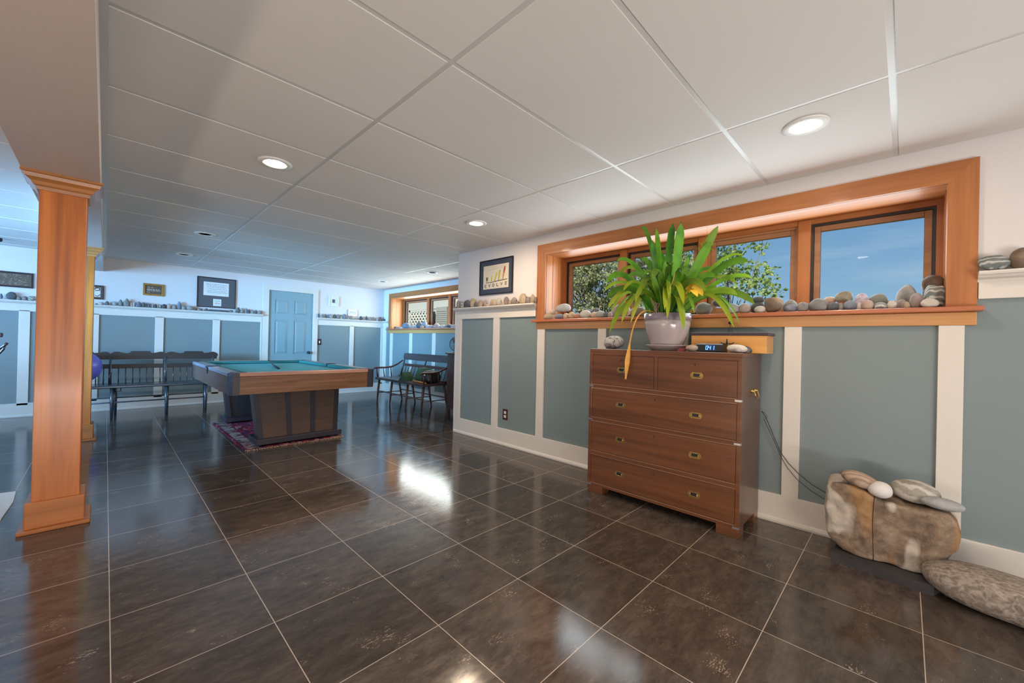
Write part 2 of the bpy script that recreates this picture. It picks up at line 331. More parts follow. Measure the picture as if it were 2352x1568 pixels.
NAMES = {'g':'grey','d':'dark grey','b':'bluish','l':'light grey','w':'cream white','t':'tan','p':'pinkish','m':'mauve','n':'mottled brown','o':'olive','r':'rust red','s':'banded dark','v':'speckled violet','x':'coarse speckled'}

# ================================================================= SETTING
ZC = 2.188; XW = 3.052; XF = 4.27; YB = 8.15; YR = 3.955; XL = -3.3; YS = -2.4
ZR = 1.38     # underside of the top rail
b = MB(); b.box(XL-.3, XF+.3, YS-.3, YB+.3, -.12, 0); struct(b.build('floor', M['floor']))
# suspended ceiling: panels with the tee grid set back between them
XT = [XL, -2.74, -1.52, -.33, -.035, .922, 2.141, 3.361, XF]
YT = [YS]+[.051+.6096*k for k in range(-4, 14)]+[YB]
def pan(b, x0, x1, y0, y1):
    if x1 > XW and y0 < YR: x1 = XW
    if x1-x0 < .05 or y1-y0 < .03: return
    b.box(x0+.012, x1-.012, y0+.012, y1-.012, ZC, ZC+.02)
b = MB()
for i in range(len(XT)-1):
    if i == 3: continue
    for j in range(len(YT)-1):
        x0, x1, y0, y1 = XT[i], XT[i+1], YT[j], YT[j+1]
        if x0 >= XW and y1 <= YR+.02: continue
        if x0 < XW < x1 and y0 < YR < y1:
            pan(b, x0, XW, y0, y1)
            b.box(XW+.0, x1-.009, YR, y1-.009, ZC, ZC+.02); continue
        pan(b, x0, x1, y0, y1)
ceiling = struct(b.build('ceiling', M['ceil']))
b = MB(); b.box(XL-.2, XF+.2, YS-.2, YB+.2, ZC+.0028, ZC+.03)
b.box(XL-.2, XF+.3, YS-.2, YB+.3, 2.45, 2.6)  # unseen slab added over the room to keep the sun out
b.build('ceiling_grid', M['grid'], ceiling)
# boxed beam on the two columns
b = MB(); b.box(-.335, -.035, YS, YB, 1.985, ZC+.01, .004); b.build('ceiling_beam', paint('beam_paint', (.58,.49,.44), .6, .02), ceiling)
b = MB(); b.box(-.035, -.012, YS, YB, ZC-.03, ZC-.0005); b.build('wall_angle', M['grid'], ceiling)

def wall_boxes(b, boxes):
    # every box is split at ZR: blue wainscot panel below, white paint above
    for x0, x1, y0, y1, z0, z1 in boxes:
        if z0 < ZR and z1 > ZR:
            b.mat(1).box(x0, x1, y0, y1, z0, ZR); b.mat(0).box(x0, x1, y0, y1, ZR, z1)
        else: b.mat(1 if z1 <= ZR else 0).box(x0, x1, y0, y1, z0, z1)
WY0, WY1, WZ0, WZ1 = -.146, 2.54, 1.343, 1.985
b = MB(); T = .30
wall_boxes(b, [(XW, XW+T, YS, WY0-.02, 0, 2.45), (XW, XW+T, WY1+.02, YR, 0, 2.45), (XW, XW+T, WY0-.02, WY1+.02, 0, WZ0-.026), (XW, XW+T, WY0-.02, WY1+.02, WZ1+.02, 2.45)])
struct(b.build('wall_right', [M['wall'], M['blue']]))
b = MB(); wall_boxes(b, [(XW+T, XF+.3, YR-.2, YR, 0, 2.45)]); struct(b.build('wall_return', [M['wall'], M['blue']]))
VY0, VY1 = 5.13, 7.80
b = MB(); wall_boxes(b, [(XF, XF+T, YR, VY0-.02, 0, 2.45), (XF, XF+T, VY1+.02, YB+.3, 0, 2.45), (XF, XF+T, VY0-.02, VY1+.02, 0, WZ0-.026), (XF, XF+T, VY0-.02, VY1+.02, WZ1+.02, 2.45)])
struct(b.build('wall_alcove', [M['wall'], M['blue']]))
DX0, DX1, DZ = 2.045, 2.795, 1.955
b = MB(); wall_boxes(b, [(XL-.3, DX0, YB, YB+.2, 0, 2.45), (DX1, XF, YB, YB+.2, 0, 2.45), (DX0, DX1, YB, YB+.2, DZ, 2.45)])
struct(b.build('wall_back', [M['wall'], M['blue']]))
b = MB(); wall_boxes(b, [(XL-.2, XL, YS, -.6, 0, 2.45), (XL-.2, XL, 1.8, 3.4, 0, 2.45), (XL-.2, XL, 7.0, YB, 0, 2.45), (XL-.2, XL, 3.4, 7.0, 0, .95), (XL-.2, XL, 3.4, 7.0, 1.95, 2.45), (XL-.2, XL, -.6, 1.8, 2.05, 2.45)])
struct(b.build('wall_left', [M['wall'], M['blue']]))
b = MB(); wall_boxes(b, [(XL, -1.5, YS-.2, YS, 0, 2.45), (2.7, XW+T, YS-.2, YS, 0, 2.45), (-1.5, 2.7, YS-.2, YS, 2.1, 2.45)])
struct(b.build('wall_front', [M['wall'], M['blue']]))

# wainscot: top rail, stiles, plate shelf with moulding, base
def wains_y(n, X, segs, stiles, low=()):
    b = MB(); t = .018
    for y0, y1 in segs: b.box(X-t, X, y0, y1, ZR, 1.476, .002)
    for y0, y1, z1 in stiles: b.box(X-t, X, y0, y1, .175, z1, .002)
    struct(b.build('trim_%d' % n, M['trim']))
def shelf_y(n, X, y0, y1, end=False):
    b = MB()
    prof = [(X-.0, 1.462), (X-.020, 1.462), (X-.024, 1.474), (X-.045, 1.482), (X-.052, 1.494), (X-.068, 1.494), (X-.072, 1.503), (X-.068, 1.512), (X, 1.512)]
    b.prism([(p[0], p[1]) for p in prof], y0, y1, 'y')
    struct(b.build('trim_%d' % n, M['trim']))
def shelf_x(n, Y, x0, x1):
    b = MB(); prof = [(Y, 1.455), (Y-.020, 1.455), (Y-.024, 1.467), (Y-.045, 1.475), (Y-.052, 1.487), (Y-.076, 1.487), (Y-.080, 1.496), (Y-.076, 1.505), (Y, 1.505)]
    b.prism(prof, x0, x1, 'x'); struct(b.build('trim_%d' % n, M['trim']))
def wains_x(n, Y, segs, stiles):
    b = MB(); t = .018
    for x0, x1 in segs: b.box(x0, x1, Y-t, Y, ZR-.012, 1.47, .002)
    for x0, x1, z1 in stiles: b.box(x0, x1, Y-t, Y, .15, z1, .002)
    struct(b.build('trim_%d' % n, M['trim']))
wains_y(1, XW, [(2.66, YR), (YS, -.255)], [(3.858, YR, ZR), (3.19, 3.285, ZR), (2.536, 2.63, 1.25), (1.845, 1.928, 1.25), (1.15, 1.24, 1.25), (.460, .550, 1.25), (-.213, -.122, 1.25), (-.95, -.86, ZR), (-1.65,-1.56,ZR)])
shelf_y(2, XW, 2.648, YR+.012); shelf_y(3, XW, YS, -.252)
b = MB(); b.box(XW-.020, XW+.30, YR, YR+.018, .175, 1.476, .002); struct(b.build('trim_4', M['trim']))
wains_x(5, YB, [(XL, 1.945), (2.89, XF)], [(-2.55,-2.45,ZR), (-1.65,-1.55,ZR), (-.785,-.690,ZR), (-.17,-.065,ZR), (.528,.628,ZR), (1.238,1.335,ZR), (1.92,1.945,ZR), (3.520,3.605,ZR), (4.20,XF,ZR)])
shelf_x(6, YB, XL, 1.945); shelf_x(7, YB, 2.875, XF)
wains_y(8, XF, [(7.905, YB), (YR, 5.02)], [(8.00, YB, ZR), (7.72, 7.83, 1.25), (6.95, 7.06, 1.25), (6.15, 6.265, 1.25), (5.35, 5.46, 1.25), (4.6,4.7,ZR)])
shelf_y(9, XF, 7.905, YB); shelf_y(10, XF, YR, 5.02)
def baseb(name, boxes):
    b = MB()
    for x0, x1, y0, y1, ax in boxes:
        b.box(x0, x1, y0, y1, 0, .178, .003)
        if ax == 'y': b.prism([(x0, 0), (x0-.012, 0), (x0-.014, .012), (x0-.008, .026), (x0, .032)], y0, y1, 'y')
        if ax == 'x': b.prism([(y0, 0), (y0-.012, 0), (y0-.014, .012), (y0-.008, .026), (y0, .032)], x0, x1, 'x')
    struct(b.build(name, M['trim']))
baseb('baseboard_right', [(XW-.018, XW, YS, YR, 'y')])
baseb('baseboard_alcove', [(XF-.018, XF, YR, YB, 'y')])
baseb('baseboard_back', [(XL, 1.945, YB-.018, YB, 'x'), (2.89, XF, YB-.018, YB, 'x')])
b = MB(); b.box(XW-.018, XF, YR, YR+.018, 0, .178, .003); struct(b.build('baseboard_return', M['trim']))
b = MB(); b.box(XL, XL+.018, YS, -.65, 0, .178, .003); b.box(XL, XL+.018, 1.85, YB, 0, .178, .003); struct(b.build('baseboard_left', M['trim']))

# ---------------------------------------------------------------- windows
def window(n, X, y0, y1, z0, z1, mull, gasket, outer):
    W = empty_struct('window_%d' % n, (X, (y0+y1)/2, z0))
    b = MB()
    oy0, oy1 = outer
    # mitred casing
    xa, xb = X-.022, X+.001; zt = 2.09
    def P(y, z, x): return (x, y, z)
    b.prism([(oy0,zt),(oy1,zt),(y1,z1),(y0,z1)], xa, xb, 'x'); b.build('casing', M['fir'], W); b = MB()
    for quad in ([(oy1,1.345),(oy1,zt),(y1,z1),(y1,1.345)], [(oy0,1.345),(oy0,zt),(y0,z1),(y0,1.345)]):
        b.prism(quad, xa, xb, 'x')
    b.build('casing', M['firzc'], W)
    b = MB(); b.box(X-.072, X+.29, oy0-.02, oy1+.02, 1.318, z0, .004); b.build('stool', wood('stool_fir_%d' % n, (.33,.09,.035), (.50,.16,.06), 'y', .3, .35), W)
    b = MB(); b.box(X-.020, X, oy0, oy1, 1.25, 1.317, .003); b.build('apron', wood('apron_fir_%d' % n, (.55,.24,.065), (.74,.37,.12), 'y', .3, .3), W)
    xo = X+.285
    b = MB(); b.box(X-.004, xo, y0-.018, y0, z0, z1+.018); b.box(X-.004, xo, y1, y1+.018, z0, z1+.018)
    for k in (.33, .66): 
        b.box(X+.285*k, X+.285*k+.006, y1-.003, y1, z0, z1); b.box(X+.285*k, X+.285*k+.006, y0, y0+.003, z0, z1)
    b.build('side_jamb', M['firz'], W)
    b = MB(); b.box(X-.004, xo, y0, y1, z1, z1+.018); b.build('head_jamb', M['fir'], W)
    ed = [y0]+mull+[y1]; hw = .036
    b = MB()
    for m_ in mull: b.box(xo-.02, xo+.075, m_-hw, m_+hw, z0, z1, .004)
    b.box(xo-.01, xo+.075, y0, y0+.028, z0, z1); b.box(xo-.01, xo+.075, y1-.028, y1, z0, z1)
    b.build('mullion_frame', M['firz'], W)
    b = MB(); b.box(xo-.012, xo+.075, y0, y1, z1-.030, z1+.018); b.box(xo-.012, xo+.075, y0, y1, z0-.003, z0+.028)
    b.build('frame_rail', M['fir'], W)
    for i in range(len(ed)-1):
        a = ed[i]+(hw if i else .028); c = ed[i+1]-(hw if i < len(ed)-2 else .028)
        zb, zt2 = z0+.028, z1-.030; g = .014; s_ = .034
        sm = M['sash']
        b = MB()
        for (p0,p1,q0,q1) in ((a+g,a+g+s_,zb+g,zt2-g),(c-g-s_,c-g,zb+g,zt2-g),(a+g+s_,c-g-s_,zb+g,zb+g+s_),(a+g+s_,c-g-s_,zt2-g-s_,zt2-g)):
            b.box(xo+.022, xo+.062, p0, p1, q0, q1, .003)
        s = b.build('sash', sm, W)
        b = MB()
        for (p0,p1,q0,q1) in ((a,a+g,zb,zt2),(c-g,c,zb,zt2),(a+g,c-g,zb,zb+g),(a+g,c-g,zt2-g,zt2)):
            b.box(xo+.008, xo+.055, p0, p1, q0, q1)
        b.build('screen_channel', M['black'] if gasket[i] else M['sash'], s)
        b = MB(); b.box(xo+.040, xo+.044, a+g+s_-.004, c-g-s_+.004, zb+g+s_-.004, zt2-g-s_+.004); b.build('pane', M['glass'], s)
        b = MB(); b.box(xo+.0, xo+.010, c-.008, c+.006, z0+.03, z0+.17, .002); b.build('sash_lock', M['black'], s)
    return W
window(1, XW, WY0, WY1, WZ0, WZ1, [.50, 1.16, 1.855], [1,0,1,1], (-.252, 2.648))
window(2, XF, VY0, VY1, WZ0, WZ1, [5.44, 6.14, 6.86], [1,1,1,1], (5.02, 7.905))

# ---------------------------------------------------------------- six-panel door
Dr = empty_struct('door_1', ((DX0+DX1)/2, YB, 0))
b = MB()
for q in ([(1.947,0),(1.947,2.045),(DX0,DZ),(DX0,0)], [(2.885,0),(2.885,2.045),(DX1,DZ),(DX1,0)], [(1.947,2.045),(2.885,2.045),(DX1,DZ),(DX0,DZ)]): b.prism(q, YB-.022, YB, 'y')
b.build('casing', M['trim'], Dr)
b = MB(); b.box(DX0+.004, DX1-.004, YB+.012, YB+.04, .01, DZ-.004)
cx = (DX0+DX1)/2
xs = [(DX0+.105, cx-.05), (cx+.05, DX1-.105)]; zs = [(.16,.66), (.80,1.42), (1.53,1.80)]
lay = b
for x0, x1 in ((DX0+.004, DX0+.105), (cx-.05, cx+.05), (DX1-.105, DX1-.004)): b.box(x0, x1, YB+.002, YB+.014, .01, DZ-.004)
for z0, z1 in ((.01,.16), (.66,.80), (1.42,1.53), (1.80,DZ-.004)):
    for x0, x1 in xs: b.box(x0, x1, YB+.002, YB+.014, z0, z1)
for x0, x1 in xs:
    for z0, z1 in zs:
        A_ = [(x0+.012, YB+.013, z0+.012), (x1-.012, YB+.013, z0+.012), (x1-.012, YB+.013, z1-.012), (x0+.012, YB+.013, z1-.012)]
        B_ = [(x0+.045, YB+.001, z0+.045), (x1-.045, YB+.001, z0+.045), (x1-.045, YB+.001, z1-.045), (x0+.045, YB+.001, z1-.045)]
        b.hexa(A_, B_)
slab = b.build('door_slab', M['door'], Dr)
b = MB(); b.lathe([(.028,0),(.028,.006),(.012,.010),(.011,.030),(.026,.036),(.030,.050),(.024,.064),(.0,.068)], (0,0,0), 20, 'y')
for v in b.bm.verts: v.co = Vector((v.co.x+DX1-.065, YB+.002-v.co.y, v.co.z+.83))
b.build('door_knob', M['black'], Dr)
for z in (.25, 1.05, 1.70):
    b = MB(); b.box(DX0-.006, DX0+.006, YB-.002, YB+.004, z, z+.09); b.build('hinge', M['black'], Dr)
# ================================================================= THINGS
# ---------------------------------------------------------------- columns
def column(x0, x1, y0, y1, label, first):
    c = thing('wooden_column', label, 'column', ((x0+x1)/2, (y0+y1)/2, 0), 'fir clad columns under the beam')
    b = MB(); b.box(x0, x1, y0, y1, 0, 1.985, .004); b.build('shaft', M['col'], c)
    b = MB()
    for k, (e, z0, z1) in enumerate(((.022, .02, .165), (.046, 0, .022))): b.box(x0-e, x1+e, y0-e, y1+e, z0, z1, .005)
    b.build('plinth', M['colx'], c)
    b = MB(); e0, e1 = .012, .062
    zz = [(.010,1.895),(.012,1.912),(.022,1.918),(.030,1.935),(.050,1.950),(.056,1.968),(.064,1.972),(.064,1.985)]
    rings = []
    for e, z in zz: rings.append([b.bm.verts.new(p) for p in ((x0-e,y0-e,z),(x1+e,y0-e,z),(x1+e,y1+e,z),(x0-e,y1+e,z))])
    for i in range(len(rings)-1):
        for k in range(4): b.bm.faces.new((rings[i][k], rings[i][(k+1)%4], rings[i+1][(k+1)%4], rings[i+1][k]))
    b.bm.faces.new(rings[0][::-1]); b.bm.faces.new(rings[-1])
    b.build('capital', M['colcap'], c)
    return c
column(-.272, -.088, 3.43, 3.62, 'near wooden column with orange fir grain and moulded plinth', True)
column(-.275, -.090, 5.98, 6.17, 'second wooden column, farther back and mostly hidden behind the near one', False)

# ---------------------------------------------------------------- recessed lights
def downlight(x, y, lit, label):
    t = thing('recessed_light', label, 'ceiling light', (x, y, ZC-.006), 'recessed downlights in the ceiling')
    b = MB(); b.lathe([(.058,.004),(.060,-.001),(.070,-.003),(.092,-.001),(.094,.0055),(.088,.006)], (x,y,ZC-.006), 40, 'z', True, False); b.build('trim_ring', M['white'], t)
    b = MB(); b.lathe([(.0,.0042),(.0605,.0042)], (x,y,ZC-.006), 40); b.build('lens', M['lampglow'] if lit else M['cansoff'], t)
    if lit:
        o = lamp('downlight_lamp', 'AREA', (x, y, ZC-.012), lit, (1,.80,.60), (0,0,-1), shape='DISK', size=.10)
        o.data.spread = PI
downlight(2.345, .357, 5, 'lit downlight nearest the camera, above the right end of the long window')
downlight(.718, 2.802, 9, 'lit downlight in front of the pool table, left of the main ceiling tee')
downlight(2.344, 2.795, 14, 'lit downlight above the framed drawing near the wall corner')
downlight(.724, 5.326, 0, 'unlit downlight over the pool table, in the sixth row of ceiling panels')
downlight(.724, 6.901, 0, 'unlit downlight near the back wall above the dark bench')
downlight(3.590, 5.324, 0, 'unlit downlight in the alcove ceiling, nearer the wall corner')
downlight(3.578, 6.925, 0, 'unlit downlight in the alcove ceiling, farther toward the back wall')
for x, y, pw_ in ((.718, .357, 8), (2.345, -1.4, 1), (.718, -1.4, 8)):
    lamp('downlight_lamp', 'AREA', (x, y, ZC-.012), pw_, (1,.80,.60), (0,0,-1), shape='DISK', size=.10)

# ---------------------------------------------------------------- campaign chest
X0, X1, Y0, Y1 = 2.592, 3.018, .672, 1.708
ch = thing('chest_of_drawers', 'brown mahogany campaign chest with five drawers and brass pulls under the window', 'chest', ((X0+X1)/2, (Y0+Y1)/2, 0))
b = MB(); b.box(X0+.004, X1, Y0, Y1, .055, 1.055, .003); b.build('carcass', M['mahogz'], ch)
b = MB(); b.box(X0-.002, X1+.002, Y0-.003, Y1+.003, 1.052, 1.078, .004); b.build('top', M['mahog'], ch)
fr = MB()
rails = [.300, .550, .797]
for z in rails: fr.box(X0-.001, X0+.02, Y0+.001, Y1-.001, z-.014, z+.014, .002)
fr.box(X0-.001, X0+.02, Y0+.001, Y1-.001, .055, .072, .002); fr.box(X0-.001, X0+.02, Y0+.001, Y1-.001, 1.034, 1.054, .002)
fr.box(X0-.0022, X0+.019, Y0-.0008, Y0+.022, .054, 1.053, .002); fr.box(X0-.0022, X0+.019, Y1-.022, Y1+.0008, .054, 1.053, .002); fr.box(X0-.0016, X0+.019, 1.180, 1.202, .80, 1.04, .002)
fr.build('front_frame', M['mahog'], ch)
bd = MB()
for z in (.286,.314,.536,.564,.783,.811,.075): bd.box(X0-.004, X0+.001, Y0+.022, Y1-.022, z-.0022, z+.0022, .001)
bd.build('cock_bead', M['bead'], ch)
def drawer(y0, y1, z0, z1, pulls):
    b = MB(); b.box(X0-.0005, X0+.03, y0+.003, y1-.003, z0+.002, z1-.002, .0015); d = b.build('drawer', M['mahog'], ch)
    for py in pulls:
        zc = (z0+z1)/2+.008
        b = MB()
        n = 26; hw, hh = .038, .019
        # octagonal plate with an open middle
        oc = [(hw,.008),(hw-.010,hh),(-hw+.010,hh),(-hw,.008),(-hw,-.008),(-hw+.010,-hh),(hw-.010,-hh),(hw,-.008)]
        ic = [(.022,.008),(.022,.011),(-.022,.011),(-.022,.008),(-.022,-.008),(-.022,-.011),(.022,-.011),(.022,-.008)]
        O0 = [b.bm.verts.new((X0-.0035, py+p[0], zc+p[1])) for p in oc]; I0 = [b.bm.verts.new((X0-.0035, py+p[0], zc+p[1])) for p in ic]
        O1 = [b.bm.verts.new((X0, py+p[0], zc+p[1])) for p in oc]; I1 = [b.bm.verts.new((X0, py+p[0], zc+p[1])) for p in ic]
        for k in range(8):
            j = (k+1)%8
            b.bm.faces.new((O0[k],O0[j],I0[j],I0[k])); b.bm.faces.new((O0[k],O1[k],O1[j],O0[j])); b.bm.faces.new((I0[k],I0[j],I1[j],I1[k]))
        b.tube([(X0-.005, py-.021, zc+.008), (X0-.008, py-.021, zc-.006), (X0-.008, py-.012, zc-.009), (X0-.008, py+.012, zc-.009), (X0-.008, py+.021, zc-.006), (X0-.005, py+.021, zc+.008)], .0026, 6)
        b.build('recessed_pull', M['brass'], d)
        b = MB(); b.box(X0-.0012, X0-.0004, py-.021, py+.021, zc-.0105, zc+.0105); b.build('pull_recess', M['black'], d)
    b = MB(); km = (y0+y1)/2; kz = z1-.030
    b.lathe([(.0,0),(.0045,0),(.0045,.0015),(.0,.0015)], (X0-.002, km, kz), 12, 'x'); b.box(X0-.002, X0-.0004, km-.0018, km+.0018, kz-.011, kz); b.build('keyhole', M['black'], d)
drawer(1.204, Y1-.022, .814, 1.032, [1.440]); drawer(Y0+.022, 1.178, .814, 1.032, [.924])
for z0, z1 in ((.567,.780), (.317,.533), (.078,.283)): drawer(Y0+.022, Y1-.022, z0, z1, [1.443, .926])
for fx in (X0+.002, X1-.10):
    for ya, yb in ((Y0, Y0+.125), (Y1-.125, Y1)):
        b = MB(); b.box(fx, fx+.095, ya, yb, 0, .058, .003); b.build('foot', M['mahog'], ch)
for z in (.800, .548, .060):
    for y, s_ in ((Y0, 1), (Y1, -1)):
        b = MB(); b.box(X0-.0034, X0-.0018, min(y, y+s_*.034), max(y, y+s_*.034), z-.006, z+.006)
        b.box(X0-.003, X0+.02, y-.0026 if s_ > 0 else y+.0010, y-.0010 if s_ > 0 else y+.0026, z-.006, z+.006); b.build('brass_strap', M['silver'], ch)
b = MB()
for dx in (-.035, .035): b.lathe([(.013,0),(.013,.004),(.006,.006),(.006,.016),(.0,.018)], (0,0,0), 12, 'y'); 
for i, v in enumerate(b.bm.verts):
    k = -.035 if i < len(b.bm.verts)//2 else .035
    v.co = Vector((v.co.x+2.842+k, Y0-v.co.y, v.co.z+.845))
b.tube([(2.807,Y0-.014,.845),(2.803,Y0-.020,.822),(2.815,Y0-.024,.806),(2.842,Y0-.026,.800),(2.869,Y0-.024,.806),(2.881,Y0-.020,.822),(2.877,Y0-.014,.845)], .004, 8)
b.build('side_handle', M['brass'], ch)

# ---------------------------------------------------------------- stones
random.seed(7)
def stone_mesh(w, d, h, seed, kind):
    bm = bmesh.new(); bmesh.ops.create_icosphere(bm, subdivisions=4 if w > .12 else 3, radius=1)
    p = {'round':1.0, 'dome':1.0, 'slab':.72, 'peak':1.0, 'rough':.8, 'oval':1.0, 'big':.82}[kind]
    rs = random.Random(seed); off = Vector((rs.random()*90, rs.random()*90, rs.random()*90))
    lean = rs.uniform(-.18, .18)
    for v in bm.verts:
        c = v.co.copy()
        q = Vector([math.copysign(abs(a)**p, a) for a in c]); 
        if kind == 'peak': q.x *= 1-.33*(q.z+.2); q.y *= 1-.2*q.z
        if kind in ('dome', 'slab', 'peak'): q.z = max(q.z, -.80)
        n1 = noise.noise(c*1.1+off); n2 = noise.noise(c*3.1+off)
        q *= 1+{'rough':.16, 'peak':.12, 'dome':.07, 'round':.05, 'slab':.06, 'oval':.025, 'big':.03}[kind]*n1*1.6+({'rough':.05}.get(kind, .012))*n2
        q.x += lean*q.z*(.6 if kind != 'oval' else 0)
        v.co = q
    xs = [v.co.x for v in bm.verts]; ys = [v.co.y for v in bm.verts]; zs = [v.co.z for v in bm.verts]
    for v in bm.verts:
        v.co = Vector(((v.co.x-(min(xs)+max(xs))/2)/(max(xs)-min(xs))*w, (v.co.y-(min(ys)+max(ys))/2)/(max(ys)-min(ys))*d, (v.co.z-min(zs))/(max(zs)-min(zs))*h))
    for f in bm.faces: f.smooth = True
    me = D.meshes.new('stone'); bm.to_mesh(me); bm.free(); return me
def stone(x, y, z, w, d, h, code, label, group=None, kind='dome', rot=(0,0,0), name='stone', seed=None):
    me = stone_mesh(w, d, h, seed if seed is not None else int(abs(x*977+y*1313+z*71+w*5000)), kind); me.materials.append(SM[code] if isinstance(code, str) else code)
    o = D.objects.new(name, me); C.objects.link(o); o.location = (x, y, z); o.rotation_euler = rot
    return tag(o, label, 'stone', group)
ORD = ['first','second','third','fourth','fifth','sixth','seventh','eighth','ninth','tenth','eleventh','twelfth','thirteenth','fourteenth','fifteenth','sixteenth','seventeenth','eighteenth','nineteenth','twentieth','twenty-first','twenty-second','twenty-third','twenty-fourth','twenty-fifth','twenty-sixth','twenty-seventh','twenty-eighth','twenty-ninth','thirtieth','thirty-first','thirty-second','thirty-third','thirty-fourth','thirty-fifth','thirty-sixth','thirty-seventh','thirty-eighth']
def shape_word(w, h):
    r = h/w
    return 'tall slim' if r > 1.9 else 'upright' if r > 1.15 else 'rounded' if r > .75 else 'squat' if r > .42 else 'flat'
SILL=[(2.498,3.04,0.094,1.364,0.042,"t"),(2.468,3.08,0.065,1.395,0.052,"p"),(2.365,3.1,0.153,1.418,0.081,"l"),(2.359,3.04,0.099,1.364,0.033,"b"),(2.284,3.04,0.051,1.362,0.041,"t"),(2.216,3.04,0.064,1.36,0.049,"t"),(2.147,3.04,0.073,1.358,0.032,"r"),(2.062,3.04,0.099,1.356,0.063,"w"),(2.098,3.13,0.085,1.386,0.053,"d"),(1.964,3.04,0.071,1.357,0.042,"t"),(1.908,3.04,0.074,1.355,0.054,"l"),(2.011,3.13,0.078,1.384,0.063,"d"),(1.852,3.04,0.039,1.357,0.038,"d"),(1.813,3.04,0.038,1.36,0.034,"m"),(1.768,3.14,0.155,1.376,0.091,"m"),(1.554,3.04,0.133,1.355,0.071,"m"),(1.404,3.1,0.107,1.362,0.069,"g"),(1.062,3.09,0.104,1.369,0.071,"g"),(0.968,3.13,0.089,1.406,0.058,"d"),(0.862,3.04,0.096,1.364,0.051,"l"),(0.781,3.04,0.066,1.361,0.053,"m"),(0.715,3.09,0.067,1.415,0.044,"d"),(0.714,3.09,0.088,1.365,0.059,"d"),(0.686,3.02,0.058,1.359,0.031,"w"),(0.611,3.04,0.092,1.36,0.085,"n"),(0.536,3.1,0.075,1.37,0.059,"g"),(0.521,3.04,0.064,1.359,0.033,"b"),(0.457,3.04,0.06,1.362,0.041,"g"),(0.382,3.04,0.087,1.361,0.061,"g"),(0.335,3.13,0.057,1.396,0.043,"p"),(0.311,3.04,0.053,1.361,0.034,"d"),(0.267,3.11,0.074,1.393,0.071,"x"),(0.273,3.04,0.024,1.362,0.028,"g"),(0.233,3.04,0.056,1.357,0.046,"b"),(0.187,3.12,0.066,1.385,0.064,"v"),(0.192,3.04,0.02,1.358,0.028,"w"),(0.117,3.13,0.08,1.382,0.061,"o"),(0.157,3.04,0.05,1.359,0.042,"p"),(0.103,3.04,0.054,1.356,0.027,"s"),(0.055,3.04,0.037,1.357,0.033,"w"),(0.017,3.08,0.041,1.361,0.038,"m"),(-0.004,3.02,0.022,1.355,0.025,"t"),(-0.001,3.16,0.077,1.388,0.101,"g"),(-0.041,3.07,0.051,1.359,0.071,"m"),(-0.105,3.17,0.082,1.426,0.108,"n"),(-0.109,3.11,0.075,1.364,0.107,"s"),(-0.089,3.02,0.061,1.353,0.039,"w")]
NEAR=[(3.957,3.02,0.045,1.516,0.022,"g"),(3.905,3.02,0.049,1.516,0.092,"m"),(3.858,3.02,0.026,1.516,0.083,"g"),(3.832,3.02,0.026,1.517,0.082,"s"),(3.808,3.02,0.023,1.517,0.076,"t"),(3.734,3.02,0.114,1.514,0.092,"d"),(3.631,3.02,0.09,1.517,0.102,"t"),(3.558,3,0.043,1.514,0.056,"d"),(3.55,3.02,0.024,1.518,0.048,"t"),(3.496,3.02,0.082,1.518,0.072,"p"),(3.413,3.02,0.043,1.52,0.072,"p"),(3.357,3.02,0.067,1.52,0.022,"p"),(3.267,3.02,0.093,1.522,0.063,"t"),(3.186,3.02,0.063,1.519,0.077,"w"),(3.139,3.02,0.026,1.519,0.03,"t"),(3.114,3.02,0.025,1.519,0.035,"p"),(3.07,3.02,0.061,1.521,0.083,"m"),(3.013,3.02,0.048,1.519,0.043,"t"),(2.954,3.02,0.071,1.519,0.071,"m"),(2.9,3.02,0.034,1.519,0.025,"n"),(2.827,3.02,0.097,1.523,0.098,"t"),(2.747,3.02,0.058,1.521,0.059,"m"),(2.687,3.02,0.059,1.52,0.085,"t"),(2.646,3.02,0.02,1.519,0.056,"m")]
